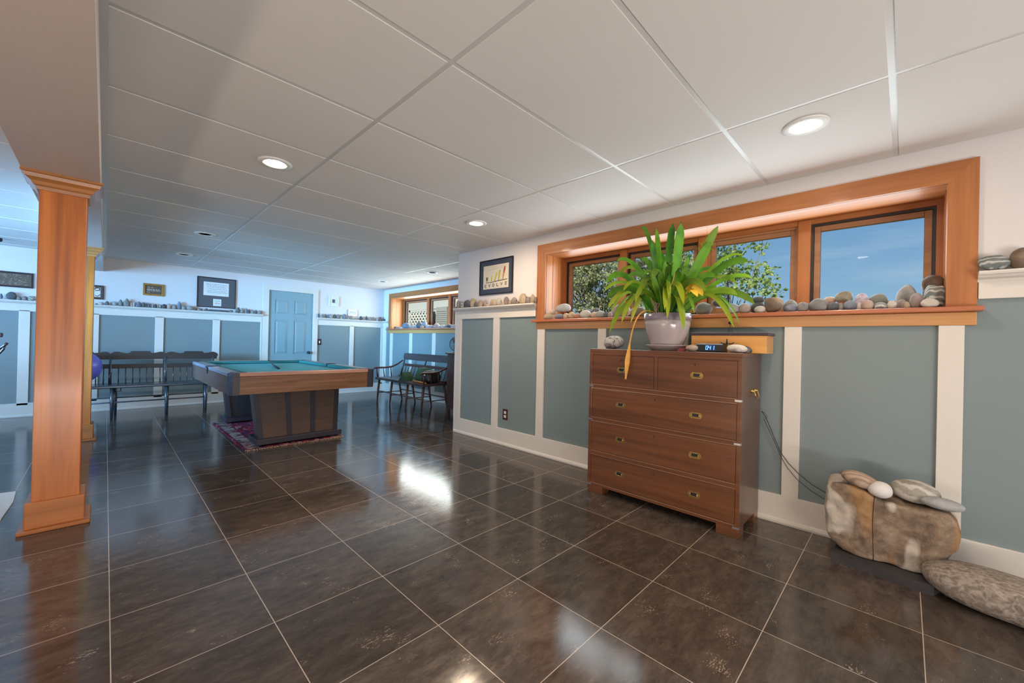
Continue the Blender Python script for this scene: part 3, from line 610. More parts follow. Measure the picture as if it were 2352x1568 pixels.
BACKL=[(-0.095,8.1,0.028,1.492,0.028,"d"),(-0.051,8.1,0.056,1.493,0.054,"w"),(0.011,8.1,0.036,1.505,0.059,"d"),(0.089,8.1,0.054,1.501,0.064,"l"),(0.147,8.1,0.046,1.505,0.095,"g"),(0.209,8.1,0.068,1.505,0.119,"g"),(0.26,8.1,0.023,1.504,0.067,"p"),(0.286,8.1,0.027,1.504,0.074,"l"),(0.338,8.1,0.061,1.506,0.082,"b"),(0.39,8.1,0.041,1.505,0.075,"d"),(0.425,8.1,0.016,1.502,0.067,"d"),(0.446,8.1,0.016,1.502,0.069,"g"),(0.468,8.1,0.016,1.501,0.068,"d"),(0.49,8.1,0.021,1.503,0.074,"l"),(0.526,8.1,0.031,1.504,0.064,"d"),(0.554,8.1,0.019,1.503,0.057,"g"),(0.578,8.1,0.026,1.503,0.063,"s"),(0.623,8.1,0.057,1.504,0.072,"d"),(0.682,8.1,0.051,1.506,0.081,"p"),(0.742,8.1,0.054,1.505,0.069,"m"),(0.8,8.1,0.05,1.51,0.122,"b"),(0.856,8.1,0.058,1.506,0.062,"l"),(0.933,8.1,0.086,1.504,0.073,"g"),(1.002,8.1,0.041,1.507,0.044,"n"),(1.043,8.1,0.029,1.507,0.029,"w"),(1.077,8.1,0.031,1.507,0.032,"d"),(1.111,8.1,0.033,1.507,0.032,"g"),(1.146,8.1,0.026,1.507,0.045,"d"),(1.302,8.1,0.273,1.505,0.032,"d"),(1.478,8.1,0.044,1.509,0.044,"g"),(1.526,8.1,0.044,1.509,0.053,"l"),(1.579,8.1,0.045,1.508,0.094,"d"),(1.636,8.1,0.047,1.507,0.078,"s"),(1.692,8.1,0.031,1.509,0.088,"b"),(1.732,8.1,0.035,1.508,0.064,"d"),(1.785,8.1,0.043,1.509,0.059,"g"),(1.836,8.1,0.037,1.509,0.068,"d"),(1.894,8.1,0.054,1.509,0.061,"g")]
BACKR=[(2.884,8.1,0.024,1.518,0.074,"d"),(2.907,8.1,0.019,1.518,0.081,"g"),(2.955,8.1,0.055,1.516,0.061,"g"),(3.02,8.1,0.038,1.517,0.071,"d"),(3.069,8.1,0.025,1.519,0.073,"b"),(3.116,8.1,0.062,1.516,0.078,"s"),(3.191,8.1,0.049,1.518,0.075,"d"),(3.262,8.1,0.068,1.52,0.071,"g"),(3.319,8.1,0.039,1.521,0.048,"w"),(3.385,8.1,0.09,1.518,0.091,"b"),(3.458,8.1,0.043,1.52,0.04,"m"),(3.524,8.1,0.049,1.521,0.067,"g"),(3.607,8.1,0.07,1.52,0.019,"g"),(3.731,8.1,0.063,1.519,0.072,"d"),(3.796,8.1,0.035,1.52,0.064,"g"),(3.846,8.1,0.033,1.52,0.082,"d"),(3.919,8.1,0.078,1.522,0.06,"g"),(4.005,8.1,0.043,1.524,0.067,"g"),(4.096,8.1,0.044,1.523,0.055,"l"),(4.153,8.1,0.052,1.524,0.079,"n"),(4.244,8.1,0.102,1.523,0.039,"d"),(4.338,8.1,0.065,1.528,0.076,"g")]
FARSILL=[(7.691,4.27,0.078,1.357,0.035,"d"),(7.579,4.27,0.108,1.355,0.029,"g"),(7.469,4.27,0.075,1.352,0.031,"l"),(7.275,4.27,0.23,1.36,0.106,"b"),(7.02,4.27,0.156,1.362,0.065,"m"),(6.886,4.27,0.079,1.361,0.057,"g"),(6.788,4.27,0.105,1.36,0.109,"d"),(6.688,4.27,0.082,1.361,0.046,"g"),(6.712,4.35,0.116,1.364,0.136,"b"),(6.466,4.27,0.081,1.36,0.052,"l"),(6.379,4.27,0.088,1.359,0.048,"m"),(6.284,4.33,0.123,1.362,0.079,"m"),(6.284,4.27,0.076,1.36,0.036,"b"),(6.079,4.27,0.085,1.359,0.034,"g"),(5.979,4.27,0.088,1.359,0.042,"l"),(5.897,4.27,0.071,1.358,0.04,"g"),(5.801,4.27,0.113,1.359,0.057,"d"),(5.656,4.27,0.15,1.359,0.041,"l")]
LEFTS=[(-0.927,8.1,0.032,1.498,0.078,"b"),(-0.846,8.1,0.083,1.497,0.108,"d"),(-0.783,8.1,0.04,1.5,0.053,"g"),(-0.737,8.1,0.048,1.5,0.061,"m"),(-0.681,8.1,0.06,1.5,0.07,"s")]
RIGHTS=[(-0.292,3.02,0.098,1.526,0.064,"s"),(-0.368,3.02,0.075,1.525,0.075,"n")]

def row(data, along, zs, where, group, dmax, xoff=0, zfix=True):
    for i, (a, pl, w_, zb, h, code) in enumerate(data):
        zt = zb+h; z0 = zs; h2 = zt-z0
        if zb-zs > .05: z0 = zb; h2 = h
        h2 = max(h2, .018); w_ = max(w_*(1.13 if along == 'y' and zs < 1.4 else 1.04), .018)
        d = max(min(dmax, w_*.85, h2*1.1+.02), .018)
        ratio = h2/w_
        rs = random.Random(int(a*1000)+i)
        kind = 'slab' if ratio < .4 else ('dome' if ratio < 1.2 else rs.choice(['dome','dome','peak']))
        if code in 'nsx' and ratio > .8: kind = 'rough'
        lab = '%s %s stone, %s from the left %s' % (shape_word(w_, h2), NAMES[code], ORD[i] if not callable(where) else where(i, a, True), where(i, a) if callable(where) else where)
        if along == 'y': stone(pl+xoff, a, z0, d, w_, h2, code, lab, group, kind)
        else: stone(a, pl+xoff, z0, w_, d, h2, code, lab, group, kind)
_cnt = {}
def sill_where(i, a, o=False):
    key = 'under the first window pane' if a > 1.86 else 'on the sill behind the plant' if a > .80 else 'under the third window pane' if a > .50 else 'under the fourth window pane'
    if o: _cnt[key] = _cnt.get(key, -1)+1; return ORD[_cnt[key]]
    return key
SILLS = sorted(SILL, key=lambda s: -s[0])
row(SILLS, 'y', 1.343, sill_where, 'beach stones on the long windowsill', .085)
row(NEAR, 'y', 1.512, 'on the shelf below the framed drawing', 'beach stones on the shelf below the framed drawing', .050)
row(BACKL, 'x', 1.505, 'on shelf left of the blue door', 'beach stones on the back shelf left of the door', .055)
row(BACKR, 'x', 1.505, 'on shelf right of the blue door', 'beach stones on the back shelf right of the door', .055)
row(FARSILL, 'y', 1.343, 'on the sill above the settee', 'beach stones on the alcove windowsill', .10, .03)
row(LEFTS, 'x', 1.505, 'on the shelf left of the near column', 'beach stones on the back shelf left of the column', .055)
stone(3.015, -.300, 1.512, .062, .105, .078, 's', 'grey stone with broken white bands on the right shelf beside the window casing', 'stones on the right-hand shelf', 'rough')
stone(3.012, -.386, 1.512, .064, .080, .100, 'n', 'brown streaked rounded stone at the right edge of the right shelf', 'stones on the right-hand shelf', 'dome')

# stones on the chest
curly = stone_mat('stone_curly', [(.3,(.38,.35,.33)),(.6,(.52,.49,.47)),(.8,(.62,.60,.58))], 8, bands=(11,(.10,.085,.08),(.3,.4,.8),14,.75))
stone(2.80, 1.63, 1.078, .15, .155, .105, curly, 'pale oval stone with dark curling lines on the left end of the chest top', None, 'round')
stone(2.70, .996, 1.078, .055, .08, .045, 'p', 'small tan stone on the chest top between the flowerpot and the clock', None, 'round')
stone(2.76, .628+.07, 1.078, .08, .07, .044, 'd', 'small dark peaked stone at the right end of the chest top', None, 'peak')
o = stone(2.715, .735, 1.078, .07, .115, .052, M['shell'], 'smooth pale grey stone with a round nub, right of the clock', None, 'round')
stone(2.672, .715, 1.080, .030, .036, .030, 'w', 'small round white pebble in front of the smooth pale grey stone', None, 'round')

# ---------------------------------------------------------------- boulder group
bould, nt, bb = base('boulder', .75, .3)
v = mapped(nt, (1,1,1)); n = N(nt, 'ShaderNodeTexNoise', ins={'Scale':9,'Detail':12,'Roughness':.72,'Distortion':.3}); L(nt, v, n.inputs['Vector'])
r = ramp(nt, [(.32,(.10,.068,.046)),(.46,(.21,.145,.10)),(.58,(.32,.235,.16)),(.74,(.50,.40,.30))]); L(nt, n.outputs['Fac'], r.inputs[0])
v2 = mapped(nt, (1,9,1.4)); n2 = N(nt, 'ShaderNodeTexNoise', ins={'Scale':1.5,'Detail':3}); L(nt, v2, n2.inputs['Vector'])
r2 = ramp(nt, [(.52,(0,0,0)),(.66,(1,1,1))]); L(nt, n2.outputs['Fac'], r2.inputs[0])
m_ = N(nt, 'ShaderNodeMix', data_type='RGBA'); m_.inputs['B'].default_value = (.45,.22,.07,1); L(nt, r.outputs[0], m_.inputs['A'])
q = N(nt, 'ShaderNodeMath', operation='MULTIPLY', ins={1:.6}); L(nt, r2.outputs[0], q.inputs[0]); L(nt, q.outputs[0], m_.inputs['Factor'])
n3 = N(nt, 'ShaderNodeTexNoise', ins={'Scale':3.2,'Detail':2}); L(nt, mapped(nt, (1,1.6,.7)), n3.inputs['Vector'])
r3 = ramp(nt, [(.52,(0,0,0)),(.55,(1,1,1))]); L(nt, n3.outputs['Fac'], r3.inputs[0])
m2 = N(nt, 'ShaderNodeMix', data_type='RGBA'); m2.inputs['B'].default_value = (.62,.55,.46,1); L(nt, m_.outputs['Result'], m2.inputs['A']); q2 = N(nt, 'ShaderNodeMath', operation='MULTIPLY', ins={1:.75}); L(nt, r3.outputs[0], q2.inputs[0]); L(nt, q2.outputs[0], m2.inputs['Factor'])
spb = N(nt, 'ShaderNodeSeparateXYZ'); L(nt, mapped(nt, (1,1,1)), spb.inputs[0])
nb = N(nt, 'ShaderNodeMath', operation='MULTIPLY_ADD', ins={1:.03,2:-.061}); L(nt, n3.outputs['Fac'], nb.inputs[0]); nb2 = N(nt, 'ShaderNodeMath', operation='ADD'); L(nt, spb.outputs['Y'], nb2.inputs[0]); L(nt, nb.outputs[0], nb2.inputs[1])
nb3 = N(nt, 'ShaderNodeMath', operation='ABSOLUTE'); L(nt, nb2.outputs[0], nb3.inputs[0]); nb4 = N(nt, 'ShaderNodeMath', operation='LESS_THAN', ins={1:.0019}); L(nt, nb3.outputs[0], nb4.inputs[0])
m5 = N(nt, 'ShaderNodeMix', data_type='RGBA'); m5.inputs['B'].default_value = (.05,.03,.02,1); L(nt, m2.outputs['Result'], m5.inputs['A']); L(nt, nb4.outputs[0], m5.inputs['Factor'])
L(nt, m5.outputs['Result'], bb.inputs['Base Color']); bump(nt, bb, n.outputs['Fac'], .9, .016)
# outline of the front face in (y, z), then a lofted block
outl = [(.290,.398),(.235,.405),(.185,.395),(.120,.368),(.075,.352),(.0,.345),(-.075,.350),(-.150,.356),(-.180,.335),(-.188,.290),(-.172,.215),(-.145,.150),(-.120,.075),(-.075,.055),(-.005,.050),(.06,.056),(.150,.054),(.205,.060),(.250,.085),(.278,.130),(.292,.200),(.298,.300)]
bm = bmesh.new(); bmesh.ops.create_cube(bm, size=2)
bmesh.ops.subdivide_edges(bm, edges=bm.edges[:], cuts=47, use_grid_fill=True)
def inter(prof, q):   # profile value at fraction q of the sorted list
    for (a, va), (c, vc) in zip(prof, prof[1:]):
        if a <= q <= c: return va+(vc-va)*(q-a)/(c-a)
    return prof[-1][1] if q > prof[-1][0] else prof[0][1]
TOPZ = [(-.190,.335),(-.150,.356),(-.05,.349),(.07,.352),(.115,.366),(.150,.388),(.200,.402),(.298,.404)]
LEFTY = [(.05,.232),(.09,.268),(.16,.288),(.25,.295),(.42,.291)]; RIGHTY = [(.05,-.095),(.09,-.125),(.17,-.150),(.24,-.182),(.30,-.190),(.42,-.172)]
for v in bm.verts:
    u, t, h = v.co.y*.5+.5, v.co.x*.5+.5, v.co.z*.5+.5
    k = .06; 
    z0 = .05; zz = z0+h*.35
    y = inter(RIGHTY, zz)+(inter(LEFTY, zz)-inter(RIGHTY, zz))*u
    tz = inter(TOPZ, y); z = z0+(tz-z0)*h
    x = 2.735+.235*t+.020*(1-h)*(1-2*t)*.6
    p = Vector((x, y, z))
    c = Vector((2.85, .05, .21)); q = Vector((abs(v.co.x), abs(v.co.y), abs(v.co.z)))
    e = (q.x**14+q.y**14+q.z**14)**(1/14); p = c+(p-c)*(1/e if e > 0 else 1)*1.0
    s3 = Vector((p.x*8, p.y*8, p.z*4)); 
    cell = noise.voronoi(Vector((p.x*7, p.y*8+.6*noise.noise(p*12), p.z*3.6+p.y*2)))[0]
    dsp = .010*noise.noise(s3)+.022*(cell[0]-.35)+.006*noise.noise(p*30)+.002*noise.noise(p*90)
    crack = max(0, 1-abs(p.y-.102-.006*noise.noise(Vector((0,0,p.z*12))))/.004)*.007 if p.x < 2.80 else 0
    dirv = Vector((v.co.x**3, v.co.y**3, v.co.z**3)).normalized()
    p += dirv*dsp+Vector((crack, 0, 0)); p.z = max(p.z, .0485); v.co = p
bmesh.ops.recalc_face_normals(bm, faces=bm.faces)
for f in bm.faces: f.smooth = True
me = D.meshes.new('boulder'); bm.to_mesh(me); bm.free(); me.materials.append(bould)
from mathutils.bvhtree import BVHTree
bm = bmesh.new(); bm.from_mesh(me); BV = BVHTree.FromBMesh(bm); bm.free()
bo = D.objects.new('boulder', me); C.objects.link(bo); rebase(bo); tag(bo, 'large squarish tan and rust boulder standing on a dark slab by the wall', 'boulder')
b = MB(); b.prism([(2.700,.262),(2.690,.10),(2.662,-.04),(2.668,-.11),(2.80,-.15),(3.0,-.15),(3.02,.24)], 0, .046, 'z')
o = b.build('stone_slab', M['matgrey'] if False else stone_mat('slate_slab', [(.3,(.030,.027,.028)),(.7,(.060,.054,.054))], 6), None); rebase(o); tag(o, 'dark flat slate slab on the floor under the boulder', 'slab')
stripy = stone_mat('stone_stripy_tan', [(.3,(.26,.17,.11)),(.55,(.42,.30,.22)),(.8,(.52,.41,.32))], 9, bands=(16,(.17,.115,.08),(1.2,.2,.3),3,.6))
veined = stone_mat('stone_veined', [(.3,(.20,.18,.15)),(.55,(.33,.30,.25)),(.8,(.44,.40,.34))], 16, bands=(6,(.58,.54,.48),(.8,.3,.6),9,.7))
chalk = stone_mat('stone_chalk', [(.3,(.34,.31,.30)),(.45,(.58,.54,.52)),(.8,(.68,.64,.61))], 6)
def drop(o, gap=-.0015):
    mw = Matrix.LocRotScale(o.location, o.rotation_euler, None); best = 9
    for v in o.data.vertices:
        p = mw @ v.co; h = BV.ray_cast(Vector((p.x, p.y, .9)), Vector((0,0,-1)))
        if h[0] is not None: best = min(best, p.z-h[0].z)
    o.location.z += gap-best
for args in (
 (2.79, .168, .405, .10, .165, .078, stripy, 'tan streaked oval stone tilted on the left end of the boulder', None, 'oval', (.26,0,.1)),
 (2.775, .082, .360, .10, .098, .082, chalk, 'white rounded stone between the two larger stones on the boulder', None, 'round', (.0,0,.2)),
 (2.86, -.043, .372, .13, .185, .112, veined, 'large grey-green stone with white veins on top of the boulder', None, 'oval', (.04,0,0)),
 (2.80, -.135, .356, .09, .150, .055, 'l', 'flat pale grey stone on the right end of the boulder', None, 'oval', (.05,0,.1)),
): drop(stone(*args))
big = stone_mat('stone_big_oval', [(.3,(.11,.085,.068)),(.5,(.23,.185,.15)),(.72,(.42,.36,.30))], 38, bands=(14,(.46,.40,.34),(1.1,.15,.2),12,.35))
stone(2.690, -.318, 0, .25, .51, .172, big, 'large elongated grey oval stone lying on the floor against the boulder slab', None, 'big', (0,0,-.20))

# ---------------------------------------------------------------- power cord
b = MB(); pts = [(3.022,.664,.70),(3.018,.640,.665),(3.016,.612,.600),(3.014,.585,.530),(3.012,.553,.455),(3.012,.510,.395),(3.014,.455,.340),(3.018,.390,.292),(3.022,.330,.262),(3.024,.285,.235)]
b.tube(pts, .0022, 6); b.tube([(p[0]+.004, p[1]+.006*math.sin(i*1.3)+.004, p[2]-.012-.004*i) for i, p in enumerate(pts)][1:], .0018, 6)
b.tube([(3.022,.664,.70),(3.016,.645,.690),(3.014,.628,.668),(3.016,.640,.655),(3.018,.655,.660)], .0012, 5)
o = b.build('power_cord', M['black']); rebase(o); tag(o, 'thin black power cord sagging from the chest to behind the boulder', 'cord')

# ---------------------------------------------------------------- potted plant
px, py, pz = 2.79, 1.205, 1.078
b = MB(); b.lathe([(.0,.0),(.098,.0),(.104,.006),(.122,.022),(.140,.034),(.146,.040),(.140,.041),(.120,.030),(.105,.018),(.0,.016)], (px,py,pz), 48)
SAU = b
pl = thing('potted_plant', 'large strap-leaved green plant in a mauve glazed pot on the chest', 'plant', (px, py, pz))
SAU.build('saucer', M['pot'], pl)
b = MB(); b.lathe([(.0,.0),(.092,.0),(.100,.010),(.122,.060),(.142,.120),(.150,.160),(.152,.180),(.148,.186),(.152,.190),(.155,.196),(.156,.238),(.150,.242),(.140,.236),(.136,.200),(.0,.198)], (px,py,pz+.017), 56)
pot = b.build('pot', M['pot'], pl)
b = MB(); b.lathe([(.1575,.196),(.158,.200),(.158,.240),(.152,.2435),(.150,.2425)], (px,py,pz+.017), 56); b.build('rim_band', M['potrim'], pot)
b = MB(); b.lathe([(.0,.212),(.130,.206),(.139,.204)], (px,py,pz+.017), 40); b.build('soil', stone_mat('soil', [(.3,(.03,.02,.015)),(.7,(.08,.05,.035))], 60, 1), pl)
VN = Vector((-.80,-.50,.22)).normalized()
def leaf(b, P, W, fold=.25, roll=0, n=14, twist=0, cap_=.0):
    # P: four bezier points; W(t): half width
    vs = []
    for i in range(n+1):
        t = i/n; u = 1-t
        p = P[0]*u**3+P[1]*3*u*u*t+P[2]*3*u*t*t+P[3]*t**3
        d = ((P[1]-P[0])*3*u*u+(P[2]-P[1])*6*u*t+(P[3]-P[2])*3*t*t).normalized()
        side = d.cross(VN+Vector((0,0,1))*max(0, abs(d.x)-.2)).normalized()
        if roll: side = Matrix.Rotation(roll+twist*t, 3, d) @ side
        nn = side.cross(d).normalized(); h = W(t)
        vs.append([b.bm.verts.new(p-side*h+nn*h*fold), b.bm.verts.new(p), b.bm.verts.new(p+side*h+nn*h*fold)])
    tl = b.tl
    for i in range(n):
        for k in (0, 1):
            f = b.bm.faces.new((vs[i][k], vs[i+1][k], vs[i+1][k+1], vs[i][k+1])); f.smooth = True
            for lp in f.loops:
                tt = (i if lp.vert in vs[i] else i+1)/n
                lp[tl] = (tt, b.yel, random.Random(int(P[3].y*1e4)).random(), 1)
def leafmat(name):
    m, nt, bs = base(name, .42, .3)
    at = N(nt, 'ShaderNodeVertexColor', layer_name='leaf'); sp = N(nt, 'ShaderNodeSeparateColor'); L(nt, at.outputs[0], sp.inputs[0])
    n = N(nt, 'ShaderNodeTexNoise', ins={'Scale':9}); L(nt, mapped(nt, (1,1,1)), n.inputs['Vector'])
    r = ramp(nt, [(.3,(.018,.085,.006)),(.5,(.042,.165,.009)),(.7,(.10,.30,.014))]); 
    a = N(nt, 'ShaderNodeMath', operation='MULTIPLY_ADD', ins={1:.35,2:.0}); L(nt, sp.outputs['Blue'], a.inputs[0]); a2 = N(nt, 'ShaderNodeMath', operation='MULTIPLY_ADD', ins={1:.75}); L(nt, n.outputs['Fac'], a2.inputs[0]); L(nt, a.outputs[0], a2.inputs[2]); L(nt, a2.outputs[0], r.inputs[0])
    # yellowing towards tips: amount in green channel
    ym = N(nt, 'ShaderNodeMath', operation='MULTIPLY'); L(nt, sp.outputs['Red'], ym.inputs[0]); L(nt, sp.outputs['Green'], ym.inputs[1])
    mx = N(nt, 'ShaderNodeMix', data_type='RGBA'); mx.inputs['B'].default_value = (.42,.44,.02,1); L(nt, r.outputs[0], mx.inputs['A']); L(nt, ym.outputs[0], mx.inputs['Factor'])
    L(nt, mx.outputs['Result'], bs.inputs['Base Color'])
    tr = N(nt, 'ShaderNodeBsdfTranslucent'); L(nt, mx.outputs['Result'], tr.inputs[0]); ms = N(nt, 'ShaderNodeMixShader', ins={0:.14}); out = nt.nodes['Material Output']
    L(nt, bs.outputs[0], ms.inputs[1]); L(nt, tr.outputs[0], ms.inputs[2]); L(nt, ms.outputs[0], out.inputs[0]); return m
LM = leafmat('strap_leaf')
def newleafmb():
    b = MB(); b.tl = b.bm.loops.layers.float_color.new('leaf'); b.yel = 0; return b
# tips (y, z, x, half width, style, yellowing)
TIPS = [(1.455,2.003,2.86,.013,'a',.1),(1.305,1.965,2.80,.015,'s',.1),(1.175,1.975,2.78,.021,'s',.0),(1.139,2.010,2.84,.005,'s',0),(1.103,1.950,2.74,.026,'s',0),(.885,1.905,2.80,.024,'s',.25),(.915,1.80,2.76,.026,'s',.05),
 (1.306,1.868,2.74,.017,'s',0),(1.251,1.785,2.78,.015,'s',0),(1.358,1.750,2.80,.015,'s',.1),(1.457,1.762,2.88,.013,'a',.1),(1.575,1.745,2.72,.020,'a',.1),(1.655,1.680,2.90,.012,'A',.5),(1.660,1.590,2.72,.020,'A',.1),(1.73,1.535,2.80,.012,'A',.5),
 (1.62,1.455,2.66,.020,'A',.1),(1.675,1.372,2.82,.012,'d',.7),(1.595,1.372,2.64,.017,'d',.7),(1.69,1.350,2.90,.010,'d',.3),(1.600,1.205,2.68,.015,'D',.5),(1.480,1.272,2.64,.014,'D',.7),(1.438,1.276,2.70,.014,'D',.9),
 (1.015,1.215,2.60,.021,'D',.5),(1.132,1.295,2.62,.016,'D',.8),(1.018,1.384,2.60,.016,'d',.8),(.972,1.325,2.66,.013,'d',.2),(1.057,1.718,2.76,.017,'s',.1),(1.081,1.758,2.84,.016,'s',.0),(1.021,1.682,2.82,.017,'s',.3),(.993,1.765,2.88,.012,'s',.0),
 (.762,1.710,2.92,.012,'a',.3),(.715,1.655,2.84,.020,'a',.1),(.700,1.555,2.88,.013,'a',.2),(.790,1.521,2.90,.011,'A',.4),(.678,1.386,2.86,.018,'A',.2),(.768,1.449,2.82,.018,'a',.3),(.772,1.237,2.78,.013,'D',.6),(.758,1.255,2.86,.009,'D',.2),
 (1.117,1.417,2.60,.015,'d',.5),(1.134,1.352,2.58,.018,'d',.7),(1.364,1.411,2.62,.015,'d',.6),(1.494,1.506,2.68,.013,'A',.7),(.867,1.554,2.72,.016,'a',.1),(1.42,1.60,2.62,.018,'a',.1),(1.22,1.56,2.58,.020,'A',.2),(1.00,1.56,2.60,.018,'A',.1),
 (1.30,1.50,2.58,.018,'A',.3),(.90,1.46,2.64,.017,'A',.3),(1.52,1.44,2.80,.014,'A',.2),(1.36,1.46,2.9,.014,'A',.1),(1.08,1.50,2.92,.016,'A',.1),(1.25,1.66,2.88,.014,'s',0),(1.14,1.60,2.66,.020,'s',0),(.95,1.64,2.94,.012,'a',0),(.83,1.34,2.88,.012,'d',.2),(1.19,1.70,2.70,.015,'s',.1),
 (1.50,1.62,2.93,.013,'a',.1),(1.10,1.64,2.58,.018,'a',.1),(1.37,1.58,2.72,.017,'a',0),(1.29,1.60,2.60,.015,'a',.1)]
b = newleafmb(); rs = random.Random(3)
for y, z, x, hw, st, ye in TIPS:
    T_ = Vector((x, y, z)); B_ = Vector((px+rs.uniform(-.05,.05)+(x-px)*.25, py+rs.uniform(-.03,.03)+(y-py)*.18, pz+.215))
    dv = T_-B_; hz = Vector((dv.x, dv.y, 0)); 
    up = {'s':.0, 'a':.10, 'A':.17, 'd':.24, 'D':.30}[st]
    P1 = B_+hz*.12+Vector((0,0, dv.z*.40+up*.9)); P2 = B_+hz*.72+Vector((0,0, dv.z*(.78 if st == 's' else .95)+up))
    if st == 's': P1 = B_+hz*.30+Vector((0,0,dv.z*.38)); P2 = B_+hz*.62+Vector((0,0,dv.z*.72))
    b.yel = ye
    leaf(b, [B_,P1,P2,T_], lambda t, hw=hw: 1.15*hw*(.45+.55*min(1, t*2.2))*(1-max(0, (t-.82)/.18)**2.6*.92), .25, rs.uniform(-.5,.5), 16)
b.build('foliage', LM, pl)
brownleaf = paint('withered_leaf', (.60,.30,.05), .5, .25, 12); yellowleaf = paint('yellowed_leaf', (.72,.46,.03), .5, .18, 14)
b = newleafmb(); leaf(b, [Vector((2.74,1.25,1.33)), Vector((2.62,1.37,1.44)), Vector((2.570,1.372,1.20)), Vector((2.560,1.392,.872))], lambda t: .0050+.0135*max(0, 1-abs(t-.86)/.14) , .3, .2, 24)
b.build('hanging_withered_leaf', brownleaf, pl)
b = newleafmb(); leaf(b, [Vector((2.75,1.10,1.36)), Vector((2.70,1.02,1.56)), Vector((2.66,.97,1.56)), Vector((2.64,.915,1.43))], lambda t: .028*(.4+.6*min(1,t*2))*(1-max(0,(t-.8)/.2)**2), .2, .6, 16)
leaf(b, [Vector((2.76,1.10,1.34)), Vector((2.66,1.03,1.50)), Vector((2.63,.98,1.50)), Vector((2.62,.940,1.425))], lambda t: .020*(.4+.6*min(1,t*2))*(1-max(0,(t-.8)/.2)**2), .2, -.3, 16)
b.build('yellow_leaf', yellowleaf, pl)
b = newleafmb(); leaf(b, [Vector((2.70,1.19,1.36)), Vector((2.60,1.12,1.46)), Vector((2.60,1.10,1.52)), Vector((2.61,1.085,1.595))], lambda t: .003+.013*max(0, 1-abs(t-.8)/.22), .3, 1.3, 14)
b.build('dry_leaf', paint('dry_leaf', (.50,.24,.12), .6, .2, 15), pl)
b = MB()
for k in range(7):
    a = k*1.1; b.tube([(2.64+.02*math.sin(a), 1.26-.03*k*.3, 1.44-.01*k), (2.62, 1.235-.01*k, 1.40), (2.63+.01*math.cos(a), 1.22+.012*math.sin(a*2), 1.36), (2.645, 1.20+.02*math.sin(a), 1.30 if k else 1.25)], [.0022,.002,.0016,.0008], 5)
b.build('aerial_roots', paint('roots', (.30,.17,.13), .7, .2), pl)
# air plant-like tuft hanging behind it
b = newleafmb(); b.yel = .2
for k in range(26):
    a = k*.9; c0 = Vector((3.00, 1.03, 1.80)); t_ = c0+Vector((.03*math.sin(a*1.7), .065*math.cos(a), .02+.055*math.sin(a)))
    leaf(b, [c0, c0.lerp(t_, .4)+Vector((0,0,.012)), c0.lerp(t_, .8)+Vector((0,0,.010)), t_], lambda t: .0022*(1-t*.8), .1, 0, 5)
b.tube([(3.00,1.03,1.80),(3.01,1.03,1.88),(3.03,1.03,1.985)], .0007, 4)
o = b.build('air_plant', LM); tag(o, 'small spiky tuft of thin leaves hanging in the window above the plant', 'plant')

# ---------------------------------------------------------------- things on the chest, right of the pot
bx = thing('wooden_box', 'low orange pine box with dark lid at the back of the chest top', 'box', (2.905, .82, 1.078))
b = MB(); b.box(2.815, 2.99, .600, 1.045, 1.078, 1.188, .002); b.build('box_body', M['tanwood'], bx)
b = MB(); b.box(2.808, 2.995, .592, 1.052, 1.188, 1.206, .003); b.build('box_lid', M['lid'], bx)
b = MB(); b.tube([(2.745,.80,1.135),(2.742,.800,1.150),(2.740,.8,1.164)], .0045, 8); b.tube([(2.745,.837,1.142),(2.745,.825,1.134),(2.745,.80,1.133),(2.745,.772,1.134),(2.745,.762,1.142)], .0035, 8)
o = b.build('black_stand', M['black']); rebase(o); tag(o, 'small black three-pronged stand on top of the digital clock', 'stand')
ck = thing('digital_clock', 'black digital clock radio with blue digits on the chest top', 'clock', (2.735, .887, 1.078))
b = MB(); b.prism([(2.700,1.080),(2.690,1.084),(2.700,1.126),(2.712,1.131),(2.790,1.131),(2.797,1.120),(2.797,1.080)], .812, .968, 'y'); b.build('clock_body', M['black'], ck)
b = MB()
def tilt(z): return 2.6899+(z-1.084)*.238-.0006
def seg(y0, y1, z0, z1, x=0): b.hexa([(tilt(z0)-x-.0006,y0,z0),(tilt(z0)-x-.0006,y1,z0),(tilt(z0)-x,y1,z0),(tilt(z0)-x,y0,z0)], [(tilt(z1)-x-.0006,y0,z1),(tilt(z1)-x-.0006,y1,z1),(tilt(z1)-x,y1,z1),(tilt(z1)-x,y0,z1)])
seg(.852, .914, 1.090, 1.122); b.build('display', M['ledbg'], ck)
b = MB(); gx = .0008; t_ = .0020
def dig(yc, code):
    w_, h_, zc = .010, .0115, 1.106
    segs = {'a':(-w_,w_,h_,h_), 'g':(-w_,w_,0,0), 'd':(-w_,w_,-h_,-h_), 'f':(w_,w_,0,h_), 'b':(-w_,-w_,0,h_), 'e':(w_,w_,-h_,0), 'c':(-w_,-w_,-h_,0)}
    for s_ in code:
        a0, a1, c0, c1 = segs[s_]
        w2 = .55
        seg(yc+a0*w2-t_/2, yc+a1*w2+t_/2, zc+c0-t_/2, zc+c1+t_/2, gx)
dig(.903, 'abcdef'); dig(.886, 'fgbc'); dig(.866, 'bc'); b.build('digits', M['led'], ck)
b = MB(); b.box(2.72,2.76,.925,.955,1.1308,1.1330,.0005); b.box(2.70,2.703,.930,.948,1.1262,1.1275); b.build('snooze_button', M['silver'], ck)
b = MB(); b.lathe([(.0,0),(.011,.002),(.0135,.010),(.011,.019),(.0,.021)], (2.985-.0,.852,1.268), 20); b.tube([(2.985,.852,1.27),(2.98,.863,1.2065)], .0012, 5); b.tube([(2.985,.852,1.27),(2.976,.832,1.2065)], .0009, 5)
o = b.build('wire_ornament', M['black']); rebase(o); tag(o, 'tiny black ball ornament on thin wire legs standing on the pine box', 'ornament')
b = MB()
